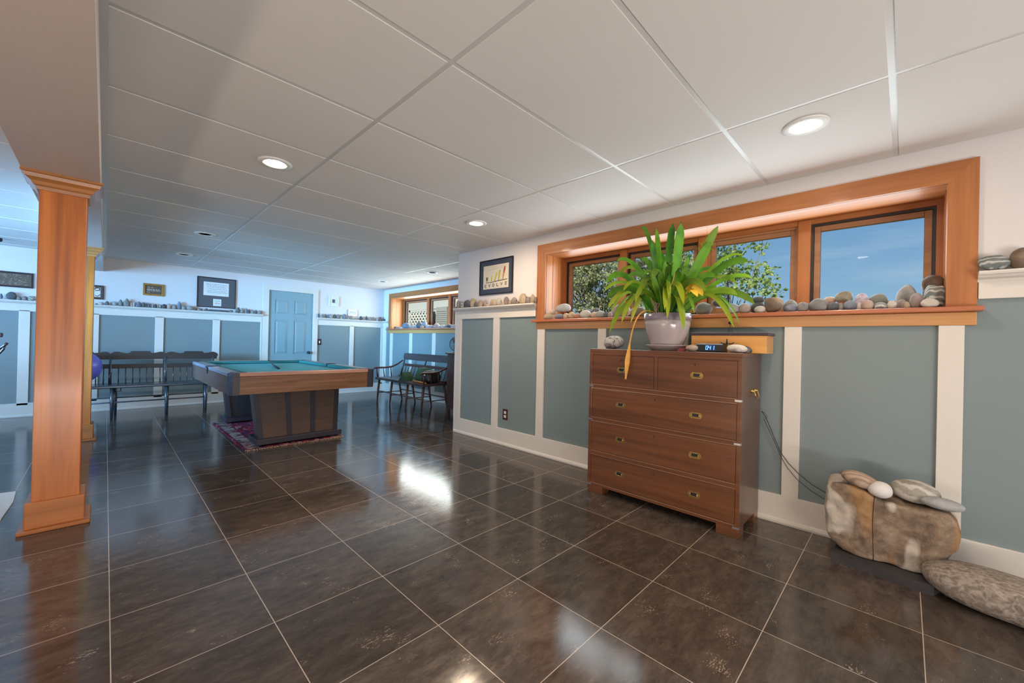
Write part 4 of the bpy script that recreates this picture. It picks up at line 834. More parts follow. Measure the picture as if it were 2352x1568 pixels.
for k in range(3): b.box(2.655+.004*k, 2.720, 1.040, 1.078-.004*k, 1.078+.0065*k, 1.0845+.0065*k, .003)
o = b.build('red_coaster', M['red']); rebase(o); tag(o, 'small stack of dark red coasters beside the plant saucer', 'coasters')

# ---------------------------------------------------------------- outlets
def outlet(name, X, y, z, label, cat, ax='x', ymat=None):
    t = thing(name, label, cat, (X, y, z-.058) if ax == 'x' else (X, y, z-.058))
    b = MB()
    if ax == 'x':
        b.box(X-.006, X, y-.037, y+.037, z-.058, z+.058, .003); b.build('cover_plate', M['plate'], t)
        for dz in (-.021, .021):
            b = MB(); b.box(X-.0085, X-.005, y-.016, y+.016, z+dz-.014, z+dz+.014, .004); s = b.build('socket', M['white'], t)
            b = MB(); b.box(X-.0092, X-.0084, y-.008, y-.005, z+dz-.004, z+dz+.007); b.box(X-.0092, X-.0084, y+.005, y+.008, z+dz-.004, z+dz+.006); b.lathe([(.0,0),(.0025,0),(.0025,.0006),(.0,.0006)], (X-.0092,y,z+dz-.009), 8, 'x'); b.build('slots', M['black'], s)
    else:
        b.box(X-.037, X+.037, y-.006, y, z-.058, z+.058, .003); b.build('cover_plate', M['plate'], t)
        b = MB(); b.box(X-.011, X+.011, y-.009, y-.005, z-.022, z+.022, .003); b.box(X-.005, X+.005, y-.016, y-.008, z+.0, z+.014, .001); b.build('toggle', M['white'], t)
outlet('wall_outlet', XW, 3.075, .331, 'dark outlet plate with two white sockets on the blue panel under the shelf', 'outlet')
outlet('light_switch', 2.93, YB, 1.035, 'dark switch plate with pale toggle right of the blue door', 'switch', 'y')

# ---------------------------------------------------------------- pictures
def pic(name, label, a0, a1, z0, z1, ax, plane, fw, mat_frame, matw, mat_mat, mat_art, depth=.018, cat='picture'):
    t = thing(name, label, cat, ((plane, (a0+a1)/2, z0) if ax == 'x' else ((a0+a1)/2, plane, z0)))
    def bx_(b, p0, p1, q0, q1, d0, d1, bev=0):
        if ax == 'x': b.box(plane-d1, plane-d0, p0, p1, q0, q1, bev)
        else: b.box(p0, p1, plane-d1, plane-d0, q0, q1, bev)
    b = MB()
    bx_(b, a0, a0+fw, z0, z1, .001, depth, .002); bx_(b, a1-fw, a1, z0, z1, .001, depth, .002); bx_(b, a0+fw, a1-fw, z0, z0+fw, .001, depth, .002); bx_(b, a0+fw, a1-fw, z1-fw, z1, .001, depth, .002)
    b.build('frame', mat_frame, t)
    if matw:
        b = MB(); bx_(b, a0+fw, a1-fw, z0+fw, z1-fw, .001, depth*.55); b.build('mount', mat_mat, t)
    l, r_, bt, tp = matw if isinstance(matw, tuple) else (matw,)*4
    b = MB(); bx_(b, a0+fw+l, a1-fw-r_, z0+fw+bt, z1-fw-tp, .001, depth*.6 if matw else depth*.5); art = b.build('artwork', mat_art, t)
    return t, art
# the drawing of ascending figures over the letters
t, art = pic('framed_drawing', 'black framed drawing of coloured figures above the letters EVOLVE on blue-grey mount', 3.000, 3.540, 1.645, 2.040, 'x', XW, .013, M['frame'], .052, M['matblue'], M['cream'])
PD = XW-.0112
def strokes(name, mat, lines, r, parent):
    b = MB()
    for ln in lines: b.tube([(PD, y, z) for y, z in ln], r, 5)
    b.build(name, mat, parent)
# picture space: u 0..1 left to right (y from 3.475 down to 3.065), v 0..1 bottom to top
def uv(u, v): return (3.475-.410*u, 1.710+.265*v)
def font(chr_, u, v, s):
    G = {'E':[[(1,0),(0,0),(0,1),(1,1)],[(0,.5),(.8,.5)]], 'V':[[(0,1),(.5,0),(1,1)]], 'O':[[(.2,0),(0,.4),(.2,.95),(.75,1),(1,.6),(.8,.05),(.2,0)]], 'L':[[(0,1),(0,0),(.9,0)]]}
    return [[uv(u+p[0]*s, v+p[1]*s*1.7) for p in ln] for ln in G[chr_]]
ls = []
for c_, u in zip('EVOLVE', (.07,.22,.38,.55,.70,.88)): ls += font(c_, u, .07+.05*u, .070)
strokes('lettering', M['black'], ls+[[uv(.12,.28), uv(.32,.27), uv(.5,.30), uv(.95,.34)]], .0034, art)
def fig(u, v, h, lean, w_, mat, nm):
    pts = [uv(u, v), uv(u+lean*.25, v+h*.3), uv(u+lean*.6, v+h*.65), uv(u+lean, v+h)]
    b = MB(); b.tube([(PD, p[0], p[1]) for p in pts], [w_*.55, w_*.8, w_, w_*.6], 8); 
    for vtx in b.bm.verts: vtx.co.x = PD+(vtx.co.x-PD)*.08
    b.build(nm, mat, art)
yg = paint('ink_yellow', (.48,.45,.06), .6, .1); gr_ = paint('ink_green', (.22,.32,.08), .6, .1); og = paint('ink_orange', (.62,.25,.06), .6, .1); rd = paint('ink_red', (.45,.06,.05), .6, .1)
fig(.16, .33, .18, -.03, .010, M['black'], 'figure'); fig(.17, .37, .15, .02, .010, gr_, 'figure'); fig(.33, .30, .24, .02, .010, yg, 'figure'); fig(.46, .30, .36, .10, .012, yg, 'figure'); fig(.62, .32, .44, .05, .014, yg, 'figure'); fig(.78, .33, .34, .05, .011, og, 'figure'); fig(.82, .58, .30, .04, .014, rd, 'figure')
strokes('skyline', paint('ink_grey', (.28,.26,.25), .7), [[uv(.22,.80), uv(.5,.84), uv(.8,.85)], [uv(.35,.90), uv(.55,.93)]], .0010, art)
# back wall
PB = YB-.0001
t, art = pic('framed_certificate', 'large dark framed document with two white sheets on a grey mount, left of the door', 1.020, 1.545, 1.570, 2.065, 'y', YB, .012, M['frame'], (.072,.088,.185,.065), M['matgrey'], M['paper'])
def text_lines(parent, x0, x1, zs, r=.0022, mat=None, seed=1, y=YB-.0125):
    rs = random.Random(seed); b = MB()
    for z in zs:
        x = x0+rs.uniform(0,.02)
        while x < x1-.01:
            l_ = rs.uniform(.01, .035); b.tube([(x,y,z),(x+l_*.5,y,z+rs.uniform(-.003,.003)),(min(x+l_,x1),y,z)], r, 4); x += l_+rs.uniform(.004,.010)
    b.build('writing', mat or M['black'], parent)
text_lines(art, 1.14, 1.42, [1.955,1.930,1.905,1.875,1.845,1.82])
b = MB(); b.box(1.235, 1.345, YB-.0115, YB-.001, 1.600, 1.715); s2 = b.build('small_sheet', M['paper'], t)
text_lines(s2, 1.25, 1.33, [1.69,1.675], .0015, None, 4)
b = MB(); b.tube([(1.26,YB-.0125,1.638),(1.28,YB-.0125,1.650),(1.305,YB-.0125,1.648),(1.322,YB-.0125,1.635)], .0035, 6); b.build('red_arc', rd, s2)
t, art = pic('gilt_plaque', 'small gilt framed brown plaque with pale lettering above the dark bench', .382, .621, 1.692, 1.872, 'y', YB, .026, M['gold'], 0, None, M['brownpic'])
text_lines(art, .425, .50, [1.815], .004, M['cream'], 5, YB-.0095); text_lines(art, .42, .58, [1.79,1.778,1.765], .0035, M['cream'], 6, YB-.0095); text_lines(art, .42, .46, [1.742], .003, M['cream'], 7, YB-.0095)
t, art = pic('framed_sketch', 'small black framed sketch on white paper, half hidden behind the far column', -.215, -.027, 1.584, 1.780, 'y', YB, .014, M['frame'], .018, M['brownpic'], M['paper'])
b = MB(); b.tube([(-.12,YB-.0115,1.72),(-.10,YB-.0115,1.745),(-.07,YB-.0115,1.74),(-.072,YB-.0115,1.71),(-.11,YB-.0115,1.705)], .006, 6); b.tube([(-.115,YB-.0115,1.64),(-.09,YB-.0115,1.625),(-.06,YB-.0115,1.655)], .004, 6); b.build('ink_drawing', M['black'], art)
t, art = pic('framed_engraving', 'wide black framed brown engraving above the left shelf, left of the near column', -1.02, -.672, 1.668, 1.864, 'y', YB, .020, M['frame'], 0, None, M['brownpic'])
rs = random.Random(9); b = MB()
for k in range(60):
    x = rs.uniform(-.99,-.71); z = rs.uniform(1.70,1.83); b.tube([(x,YB-.0098,z),(x+rs.uniform(.01,.03),YB-.0098,z+rs.uniform(-.012,.012))], .0012, 4)
b.build('engraved_lines', M['cream'], art)
t, art = pic('small_white_frame', 'small white framed print with dark square centre, high right of the door', 3.085, 3.270, 1.752, 1.954, 'y', YB, .016, M['white'], .050, M['paper'], M['matgrey'], .030)
b = MB(); b.box(3.150,3.205,YB-.019,YB-.001,1.825,1.885); b.build('print_centre', M['matgrey'], art)
t, art = pic('small_silver_frame', 'small silver framed picture standing low above the right-hand shelf stones', 3.470, 3.648, 1.583, 1.708, 'y', YB, .020, M['silver'], .014, M['white'], M['paper'], .030)
text_lines(art, 3.52, 3.60, [1.66], .003, M['matgrey'], 8, YB-.0185)
# ---------------------------------------------------------------- pool table
A0, A1, B0, B1 = .775, 2.130, 4.250, 6.450
pt = thing('pool_table', 'pool table with wood-grain sides, teal cloth and two panelled pedestals', 'pool table', ((A0+A1)/2, (B0+B1)/2, .018))
b = MB(); b.box(A0+.075, A1-.075, B0+.006, B0+.03, .580, .742, .002); b.build('end_apron', M['walnut'], pt)
b = MB(); b.box(A0+.075, A1-.075, B1-.03, B1-.006, .580, .742, .002); b.build('end_apron', M['walnut'], pt)
for x in (A0+.004, A1-.028):
    b = MB(); b.box(x, x+.024, B0+.075, B1-.075, .580, .742, .002); b.build('side_apron', M['walnuty'], pt)
for x, sx in ((A0, 1), (A1, -1)):
    for y, sy in ((B0, 1), (B1, -1)):
        b = MB(); k = .026
        b.prism([(x+sx*.0, y+sy*k), (x+sx*k, y), (x+sx*.080, y), (x+sx*.080, y+sy*.02), (x+sx*.02, y+sy*.080), (x, y+sy*.080)], .578, .742, 'z'); cbk = b.build('corner_block', M['darkmetal'], pt)
        b = MB(); b.prism([(x-sx*.001, y+sy*k), (x+sx*k, y-sy*.001), (x+sx*.075, y-sy*.001), (x+sx*.075, y+sy*.02), (x+sx*.02, y+sy*.075), (x-sx*.001, y+sy*.075)], .744, .779, 'z'); b.build('corner_casting', M['darkmetal'], cbk)
b = MB(); b.box(A0+.03, A1-.03, B0+.03, B1-.03, .60, .620); b.box(A0+.10, A1-.10, B0+.10, B1-.10, .70, .738); b.build('slate_bed', M['black'], pt)
b = MB(); b.box(A0+.10, A1-.10, B0+.10, B1-.10, .738, .7415); b.build('bed_cloth', M['felt'], pt)
PK = .062
def rail(x0, x1, y0, y1, edge, top):
    b = MB(); b.box(x0, x1, y0, y1, .744, .7795, .006); return b.build('rail', edge, pt)
ry = [(B0+.075, (B0+B1)/2-PK), ((B0+B1)/2+PK, B1-.075)]
for y0, y1 in ry:
    for x0, x1, cx0, cx1 in ((A0, A0+.098, A0+.096, A0+.138), (A1-.098, A1, A1-.138, A1-.096)):
        r_ = rail(x0, x1, y0, y1, M['railtop'], None)
        b = MB(); e_ = .03; ins = cx1 > A0+.3
        q = [(cx0, y0+.01), (cx0, y1-.01), (cx1, y1-.04), (cx1, y0+.04)] if not ins else [(cx1, y0+.01), (cx1, y1-.01), (cx0, y1-.04), (cx0, y0+.04)]
        b.prism(q, .748, .778, 'z'); b.build('cushion', M['feltd'], r_)
for y0, y1, cy0, cy1, m_ in ((B0, B0+.098, B0+.096, B0+.138, 'railrose'), (B1-.098, B1, B1-.138, B1-.096, 'railrose')):
    b = MB(); b.box(A0+.075, A1-.075, y0, y1, .744, .7795, .006); r_ = b.build('rail', M[m_], pt)
    b = MB(); q = [(A0+.09, cy0), (A1-.09, cy0), (A1-.13, cy1), (A0+.13, cy1)] if y0 == B0 else [(A0+.09, cy1), (A1-.09, cy1), (A1-.13, cy0), (A0+.13, cy0)]
    b.prism(q, .748, .778, 'z'); b.build('cushion', M['feltd'], r_)
for x in (A0+.085, A1-.085):
    for y, s_ in ((B0+.085, 0), ((B0+B1)/2, 1), (B1-.085, 0)):
        b = MB(); xx = x+(-.035 if x < 1.4 else .035)*s_
        b.lathe([(.052,.70),(.056,.775),(.062,.7815),(.066,.781),(.066,.76)], (xx,y,0), 20); b.lathe([(.0,.705),(.054,.705)], (xx,y,0), 20); b.build('pocket', M['black'], pt)
for yf, s_ in ((4.600, 1), (6.060, -1)):
    ped = None
    b = MB(); y0, y1 = (yf, yf+.26) if s_ > 0 else (yf-.0, yf+.24)
    tx0, tx1, bx0, bx1 = 1.055, 1.855, 1.115, 1.845
    b.hexa([(bx0,y0,.085),(bx1,y0,.085),(bx1,y1,.085),(bx0,y1,.085)], [(tx0,y0,.60),(tx1,y0,.60),(tx1,y1,.60),(tx0,y1,.60)])
    ped = b.build('pedestal', M['walnutd'] if s_ > 0 else M['black'], pt)  # far pedestal is black to paint in its unlit side
    for u in (0, .36, .675, 1):
        b = MB(); wv = .022
        bxm = bx0+(bx1-bx0)*u; txm = tx0+(tx1-tx0)*u
        b.hexa([(bxm-wv,y0-.012,.085),(bxm+wv,y0-.012,.085),(bxm+wv,y0+.004,.085),(bxm-wv,y0+.004,.085)], [(txm-wv,y0-.012,.58),(txm+wv,y0-.012,.58),(txm+wv,y0+.004,.58),(txm-wv,y0+.004,.58)])
        b.build('batten', M['darkmetal'], ped)
    b = MB(); b.box(1.065, 1.90, y0-.055, y1+.02, .030, .086, .006); b.build('pedestal_base', M['darkmetal'], ped)
    for x in (1.10, 1.86):
        for y in (y0-.01, y1-.03):
            b = MB(); b.lathe([(.020,.014),(.020,.020),(.009,.022),(.009,.034)], (x,y,0), 12); b.build('levelling_foot', M['black'], ped)
b = MB(); b.prism([(4.83,.595),(4.83,.50),(5.05,.56),(5.80,.56),(6.04,.50),(6.04,.595)], 1.30, 1.36, 'x'); b.build('ball_box', M['darkmetal'], pt)
b = MB(); b.tube([(1.40,5.12,.7475),(1.47,5.55,.757),(1.625,6.42,.786)], [.0135,.012,.0085], 12); o = b.build('cue_stick', M['black']); tag(o, 'dark cue stick lying across the pool cloth from the far rail', 'cue')

# rug
rugm, nt, bb = base('rug_weave', .95, .1)
t = N(nt, 'ShaderNodeTexCoord'); mp = N(nt, 'ShaderNodeMapping', ins={'Scale':(26,9,1)}); L(nt, t.outputs['Object'], mp.inputs[0])
vo = N(nt, 'ShaderNodeTexVoronoi', ins={'Scale':1.4}); L(nt, mp.outputs[0], vo.inputs['Vector'])
r = ramp(nt, [(0,(.22,.015,.03)),(.35,(.06,.02,.05)),(.55,(.34,.04,.06)),(.8,(.10,.03,.09)),(.95,(.40,.20,.18))]); sx = N(nt, 'ShaderNodeSeparateColor'); L(nt, vo.outputs['Color'], sx.inputs[0]); L(nt, sx.outputs[0], r.inputs[0])
mp2 = N(nt, 'ShaderNodeMapping', ins={'Scale':(10,22,1)}); L(nt, t.outputs['Object'], mp2.inputs[0]); v2 = N(nt, 'ShaderNodeTexVoronoi', ins={'Scale':1.7}); L(nt, mp2.outputs[0], v2.inputs['Vector'])
r2 = ramp(nt, [(0,(.36,.29,.27)),(.35,(.24,.10,.09)),(.62,(.07,.02,.03)),(.85,(.40,.33,.32))]); s2_ = N(nt, 'ShaderNodeSeparateColor'); L(nt, v2.outputs['Color'], s2_.inputs[0]); L(nt, s2_.outputs[0], r2.inputs[0])
sp = N(nt, 'ShaderNodeSeparateXYZ'); L(nt, t.outputs['Object'], sp.inputs[0]); ab = N(nt, 'ShaderNodeMath', operation='ABSOLUTE'); L(nt, sp.outputs['X'], ab.inputs[0])
g1 = N(nt, 'ShaderNodeMath', operation='GREATER_THAN', ins={1:.345}); L(nt, ab.outputs[0], g1.inputs[0]); g2 = N(nt, 'ShaderNodeMath', operation='LESS_THAN', ins={1:.445}); L(nt, ab.outputs[0], g2.inputs[0])
gm = N(nt, 'ShaderNodeMath', operation='MULTIPLY'); L(nt, g1.outputs[0], gm.inputs[0]); L(nt, g2.outputs[0], gm.inputs[1])
mx_ = N(nt, 'ShaderNodeMix', data_type='RGBA'); L(nt, gm.outputs[0], mx_.inputs['Factor']); L(nt, r.outputs[0], mx_.inputs['A']); L(nt, r2.outputs[0], mx_.inputs['B']); L(nt, mx_.outputs['Result'], bb.inputs['Base Color'])
rug = thing('rug', 'worn red patterned rug under the pool table pedestals', 'rug', (1.435, 5.37, 0))
bm = bmesh.new(); nx, ny = 40, 70; grid = {}
for i in range(nx+1):
    for j in range(ny+1):
        x = .965+.94*i/nx; y = 4.520+1.70*j/ny
        e = max(0, 1-(y-4.52)/.10)*.007*(.5+.9*noise.noise(Vector((x*14, 1, 4))))*(1 if x > 1.15 else .6)
        x2 = x+.010*noise.noise(Vector((y*4, 3, 1)))
        grid[i,j] = bm.verts.new((x2-1.435, y-5.37+.012*noise.noise(Vector((x*6, 9, 2))), .012+max(0, min(e, .012))))
for i in range(nx):
    for j in range(ny): bm.faces.new((grid[i,j], grid[i+1,j], grid[i+1,j+1], grid[i,j+1]))
r_ = bmesh.ops.extrude_face_region(bm, geom=bm.faces[:])
for v_ in r_['geom']:
    if isinstance(v_, bmesh.types.BMVert): v_.co.z = .001
bmesh.ops.recalc_face_normals(bm, faces=bm.faces)
me = D.meshes.new('pile'); bm.to_mesh(me); bm.free(); me.materials.append(rugm); po = D.objects.new('pile', me); C.objects.link(po); po.parent = rug
b = MB(); rs = random.Random(5)
for k in range(130):
    x = .970+.93*k/130; l_ = rs.uniform(.012,.045); b.tube([(x,4.525,.010),(x+rs.uniform(-.01,.01),4.520-l_*.5,.007+rs.uniform(0,.006)),(x+rs.uniform(-.015,.015),4.520-l_,.003)], .0022, 4)
fg = b.build('fringe', paint('fringe', (.40,.27,.18), .9, .2), rug); fg['kind'] = 'stuff'

# ---------------------------------------------------------------- long dark bench at the back wall
bn = thing('long_bench', 'long dark blue-black wooden bench with scrolled crest rail against the back wall', 'bench', (.36, 7.50, 0))
SX0, SX1, SF, SB = -.52, 1.235, 7.240, 7.660
b = MB(); b.box(SX0, SX1-.12, SF, SB, .400, .436, .012); b.build('seat', M['navy'], bn)
crest = []
secs = [(-.52,.055),(.055,.625),(.625,1.24)]
for a, c in secs:
    w_ = c-a
    for u, z in ((.0,.828),(.02,.842),(.07,.856),(.13,.858),(.20,.846),(.27,.836),(.33,.840),(.345,.852),(.36,.866),(.70,.866),(.715,.852),(.73,.840),(.80,.842),(.87,.854),(.93,.858),(.98,.845)): crest.append((a+w_*u, z))
crest += [(1.243,.832),(1.250,.815),(1.246,.790),(1.238,.785),(1.238,.752),(-.52,.752)]
b = MB(); b.prism(crest, 7.722, 7.744, 'y'); b.build('crest_rail', M['benchb'], bn)
b = MB(); b.box(SX0, SX1-.02, 7.690, 7.708, .628, .688, .004); b.build('middle_rail', M['benchb'], bn)
for x in (-.50, .055, .622, 1.19):
    b = MB(); b.tube([(x,7.632,.43),(x,7.675,.60),(x,7.718,.76),(x,7.733,.80)], [.017,.017,.013,.008], 8); b.build('back_post', M['navy'], bn)
k = 0
for a, c in secs:
    for i in range(1, 8):
        x = a+(c-a)*i/8+.01
        b = MB(); b.tube([(x,7.640,.43),(x,7.695,.640)], [.0075,.0065], 6); b.build('spindle', M['navy'], bn)
for x in (-.42, .075, .61, 1.045):
    b = MB(); b.tube([(x,7.300,.41),(x-.0,7.285,.22),(x,7.275,.0)], [.023,.021,.014], 10); b.build('leg', M['navy'], bn)
    b = MB(); b.tube([(x+.03,7.600,.41),(x+.035,7.63,.2),(x+.04,7.66,.0)], [.022,.020,.014], 10); b.build('leg', M['navy'], bn)
    b = MB(); b.tube([(x,7.282,.17),(x+.037,7.635,.17)], .008, 6); b.build('side_stretcher', M['navy'], bn)
b = MB(); b.tube([(SX0+.1,7.284,.215),(1.045,7.284,.215)], .009, 8); b.build('stretcher', M['navy'], bn)
b = MB(); b.tube([(SX0+.1,7.635,.235),(1.085,7.635,.235)], .009, 8); b.build('stretcher', M['navy'], bn)
b = MB(); b.tube([(.115,7.26,.398),(.115,7.26,.365),(.15,7.26,.360),(.155,7.26,.398)], .008, 6); b.build('corner_brace', M['black'], bn)

# ---------------------------------------------------------------- ball
b = MB(); n = 28; R_ = .200
b.lathe([(max(1e-4, R_*math.sin(PI*i/n)) if 0 < i < n else 0, -R_*math.cos(PI*i/n)) for i in range(n+1)], (-.215, 6.86, .200), 40)
for i in range(7): 
    pass
o = b.build('exercise_ball', M['ball']); rebase(o)
# the photo shows it high, sitting on the bench end: lift it onto a stand ring
o.location.z = .47; o.location.y = 7.45; tag(o, 'violet inflated exercise ball resting on the dark bench behind the far column', 'ball')

# ---------------------------------------------------------------- brown settee under the alcove window
st = thing('spindle_settee', 'brown wooden spindle-back settee with curved arms below the alcove window', 'settee', (3.66, 5.98, 0))
FX, BX, Ya, Yb = 3.400, 3.880, 5.215, 6.750
b = MB(); b.prism([(FX,Ya),(FX,Yb),(BX,Yb-.03),(BX,Ya+.03)], .402, .440, 'z'); b.build('seat', M['setteeg'], st)
b = MB(); b.prism([(Ya-.02,.748),(Yb-.02,.748),(Yb+.0,.80),(Yb-.03,.862),(Yb-.08,.868),(Ya+.04,.868),(Ya-.02,.85)], 3.952, 3.972, 'x'); b.build('crest_rail', M['setteeg'], st)
b = MB(); b.box(3.918, 3.936, Ya+.02, Yb-.05, .632, .680, .004); b.build('middle_rail', M['settee'], st)
b = MB(); b.box(3.835, 3.900, Ya+.05, Yb-.03, .438, .462, .006); b.build('back_sill', M['settee'], st)
for y in (Yb-.055, (Ya+Yb)/2, Ya+.03):
    b = MB(); b.tube([(3.868,y,.44),(3.92,y,.64),(3.962,y,.80)], [.017,.015,.011], 8); b.build('back_post', M['settee'], st)
for i in range(1, 14):
    if i == 7: continue
    y = Yb-.055+(Ya+.03-Yb+.055)*i/14
    b = MB(); b.tube([(3.872,y,.455),(3.925,y,.640)], [.007,.0065], 6); b.build('spindle', M['settee'], st)
for y in (Yb-.03, Ya+.02):
    b = MB(); b.tube([(3.355,y,.588),(3.375,y,.604),(3.42,y,.610),(3.56,y,.606),(3.70,y,.618),(3.82,y,.665),(3.925,y,.735)], [.013,.018,.017,.016,.016,.015,.013], 8); b.build('arm', M['settee'], st)
    for x, x2, r_ in ((3.43,3.405,.014), (3.56,3.53,.009), (3.70,3.68,.010)):
        b = MB(); b.tube([(x,y,.44),(x2,y,.605)], [r_, r_*.8], 7); b.build('arm_spindle', M['settee'], st)
for y in (Yb-.06, 6.24, 5.73, Ya+.06):
    b = MB(); b.tube([(FX+.05,y,.41),(FX+.03,y,.22),(FX+.015,y,0)], [.020,.019,.012], 8); b.build('leg', M['settee'], st)
    b = MB(); b.tube([(BX-.05,y,.41),(BX-.01,y,.2),(BX+.03,y,0)], [.019,.018,.012], 8); b.build('leg', M['settee'], st)
    b = MB(); b.tube([(FX+.025,y,.165),(BX-.005,y,.165)], .008, 6); b.build('side_stretcher', M['settee'], st)
b = MB(); b.tube([(FX+.028,Ya+.06,.20),(FX+.028,Yb-.06,.20)], .009, 6); b.build('stretcher', M['settee'], st)
b = MB(); b.tube([(BX-.01,Ya+.06,.20),(BX-.01,Yb-.06,.20)], .009, 6); b.build('stretcher', M['settee'], st)
# bag, cushion and rolling stick on the settee
bag = thing('green_bag', 'green and black canvas bag slumped on the right half of the settee', 'bag', (3.62, 5.46, .44))
def soft(b, x0, x1, y0, y1, z0, z1, top=.7, seed=0):
    n0 = len(b.bm.verts); r = bmesh.ops.create_icosphere(b.bm, subdivisions=4, radius=1)
    for v in r['verts']:
        q = Vector([math.copysign(abs(a)**.55, a) for a in v.co]); q *= 1+.05*noise.noise(v.co*2+Vector((seed,0,0)))
        k = 1-(1-top)*(q.z+1)/2
        v.co = Vector(((x0+x1)/2+q.x*(x1-x0)/2*k, (y0+y1)/2+q.y*(y1-y0)/2*k, (z0+z1)/2+q.z*(z1-z0)/2))
    for f in b.bm.faces: f.smooth = True
b = MB(); soft(b, 3.51, 3.80, 5.44, 5.74, .441, .672, .55, 1); b.build('bag_body', M['green'], bag)
b = MB(); soft(b, 3.51, 3.80, 5.27, 5.50, .441, .640, .85, 4); b.build('end_panel', M['black'], bag)
b = MB(); b.box(3.502, 3.512, 5.33, 5.39, .560, .595); b.build('patch', M['cream'], bag)
b = MB(); b.prism([(5.80,.441),(5.98,.441),(5.92,.50),(5.85,.585),(5.81,.52)], 3.42, 3.58, 'x'); o = b.build('green_cushion', M['green']); rebase(o); tag(o, 'small folded dark green cloth beside the canvas bag on the settee', 'cloth')
b = MB(); b.tube([(3.470,5.62,.4575),(3.470,5.42,.4575),(3.475,5.26,.4535)], [.016,.015,.011], 10); o = b.build('wooden_rod', M['tanwood']); rebase(o); tag(o, 'pale wooden rod lying along the front of the settee seat', 'rod')

# ---------------------------------------------------------------- tall narrow chest and fan
tl = thing('tall_chest', 'narrow dark brown chest of drawers beside the settee, partly behind the wall corner', 'chest', (3.86, 4.72, 0))
TX0, TX1, TY0, TY1 = 3.662, 4.08, 4.42, 4.985
b = MB(); b.box(TX0+.006, TX1, TY0, TY1, .10, .915, .003); b.build('carcass', M['tall'], tl)
b = MB(); b.box(TX0-.02, TX1+.005, TY0-.02, TY1+.02, .915, .938, .004); b.build('top', M['tall'], tl)
for z0, z1 in ((.56,.905), (.375,.545), (.225,.362), (.115,.215)):
    b = MB(); b.box(TX0, TX0+.02, TY0+.012, TY1-.012, z0, z1, .003); d = b.build('drawer', M['tall'], tl)
    b = MB(); zc = (z0+z1)/2+.02; b.box(TX0-.010, TX0, 4.68, 4.74, zc-.004, zc+.004, .002); b.build('drawer_pull', M['black'], d)
for y in (TY0, TY1-.05):
    for x in (TX0+.004, TX1-.05):
        b = MB(); b.box(x, x+.046, y, y+.05, 0, .101, .003); b.build('foot', M['tall'], tl)
b = MB(); b.prism([(TY0+.05,.10),(TY1-.05,.10),(TY1-.05,.06),(4.85,.088),(4.70,.094),(4.55,.088),(TY0+.05,.06)], TX0+.004, TX0+.02, 'x'); b.build('skirt', M['tall'], tl)
fn = thing('desk_fan', 'small round black desk fan on the narrow chest beside the wall corner', 'fan', (3.76, 4.82, .938))
fc = (3.70, 4.80, 1.066); ax = Vector((-.75, -.66, 0)).normalized(); sd = Vector((-.66, .75, 0)).normalized(); up = Vector((0,0,1)); fc = Vector(fc)
def ringpts(r, off, n=36): return [fc+ax*off+sd*r*math.cos(2*PI*k/n)+up*r*math.sin(2*PI*k/n) for k in range(n+1)]
b = MB(); b.tube(ringpts(.106, .0), .005, 6, False)
for r_, o_ in ((.085,.018),(.05,.026),(.02,.03),(.085,-.02),(.05,-.028)): b.tube(ringpts(r_, o_), .0012, 4, False)
for k in range(20):
    a = 2*PI*k/20; d = sd*math.cos(a)+up*math.sin(a)
    b.tube([fc+ax*.030+d*.015, fc+ax*.024+d*.06, fc+ax*.012+d*.10, fc+d*.106, fc-ax*.02+d*.09, fc-ax*.032+d*.03], .0011, 4)
b.build('guard', M['black'], fn)
b = MB()
for k in range(3):
    a0 = 2*PI*k/3+.4; P_ = []
    for u in range(7):
        a = a0+u*.17; P_.append((a, .018+.085*math.sin(PI*(u+.6)/7.2)))
    vs0 = [b.bm.verts.new(fc+ax*(.008-.003*i)+(sd*math.cos(a)+up*math.sin(a))*r_) for i, (a, r_) in enumerate(P_)]
    vs1 = [b.bm.verts.new(v_.co-ax*.002) for v_ in vs0]
    cvt = b.bm.verts.new(fc+ax*.004); cv1 = b.bm.verts.new(fc+ax*.002)
    b.bm.faces.new([cvt]+vs0); b.bm.faces.new([cv1]+vs1[::-1])
    for i in range(len(vs0)-1): b.bm.faces.new((vs0[i], vs0[i+1], vs1[i+1], vs1[i]))
b.build('blade', paint('fan_blade', (.16,.13,.14), .3, .05), fn)
b = MB(); b.tube([fc-ax*.005, fc-ax*.06], .030, 16); b.tube([fc+ax*.008, fc+ax*.014], .018, 14); b.build('motor', M['silver'], fn)
b = MB(); b.lathe([(.0,0),(.075,0),(.075,.010),(.03,.018),(.012,.03),(.011,.07)], (3.745,4.835,.938), 24); b.build('base', M['black'], fn)

# ---------------------------------------------------------------- left edge: exercise machine, white mat, ceiling eye
ex = thing('exercise_machine', 'black and chrome exercise machine, only its console and handlebar in view at left', 'exercise machine', (-.86, 5.0, 0))
b = MB(); b.box(-1.02, -.556, 4.97, 5.01, 1.058, 1.092, .006); b.build('console', M['black'], ex)
b = MB(); b.tube([(-.80,5.0,.06),(-.80,5.0,.7),(-.80,5.0,1.06)], [.03,.026,.022], 10); b.build('post', M['black'], ex)
b = MB(); b.tube([(-.80,5.0,.94),(-.66,4.99,.935),(-.585,4.98,.955),(-.545,4.97,.995),(-.532,4.96,1.012)], .009, 8); b.tube([(-.80,5.0,.905),(-.64,4.99,.905),(-.572,4.98,.93),(-.55,4.97,.965),(-.545,4.965,.985)], .008, 8); b.build('handlebar', paint('bar_metal', (.10,.10,.11), .25, .05, metal=.8), ex)
b = MB(); b.prism([(-.82,1.0),(-.60,.995),(-.585,.975),(-.66,.90),(-.80,.80)], 4.99, 5.02, 'y'); b.build('shroud', M['black'], ex)
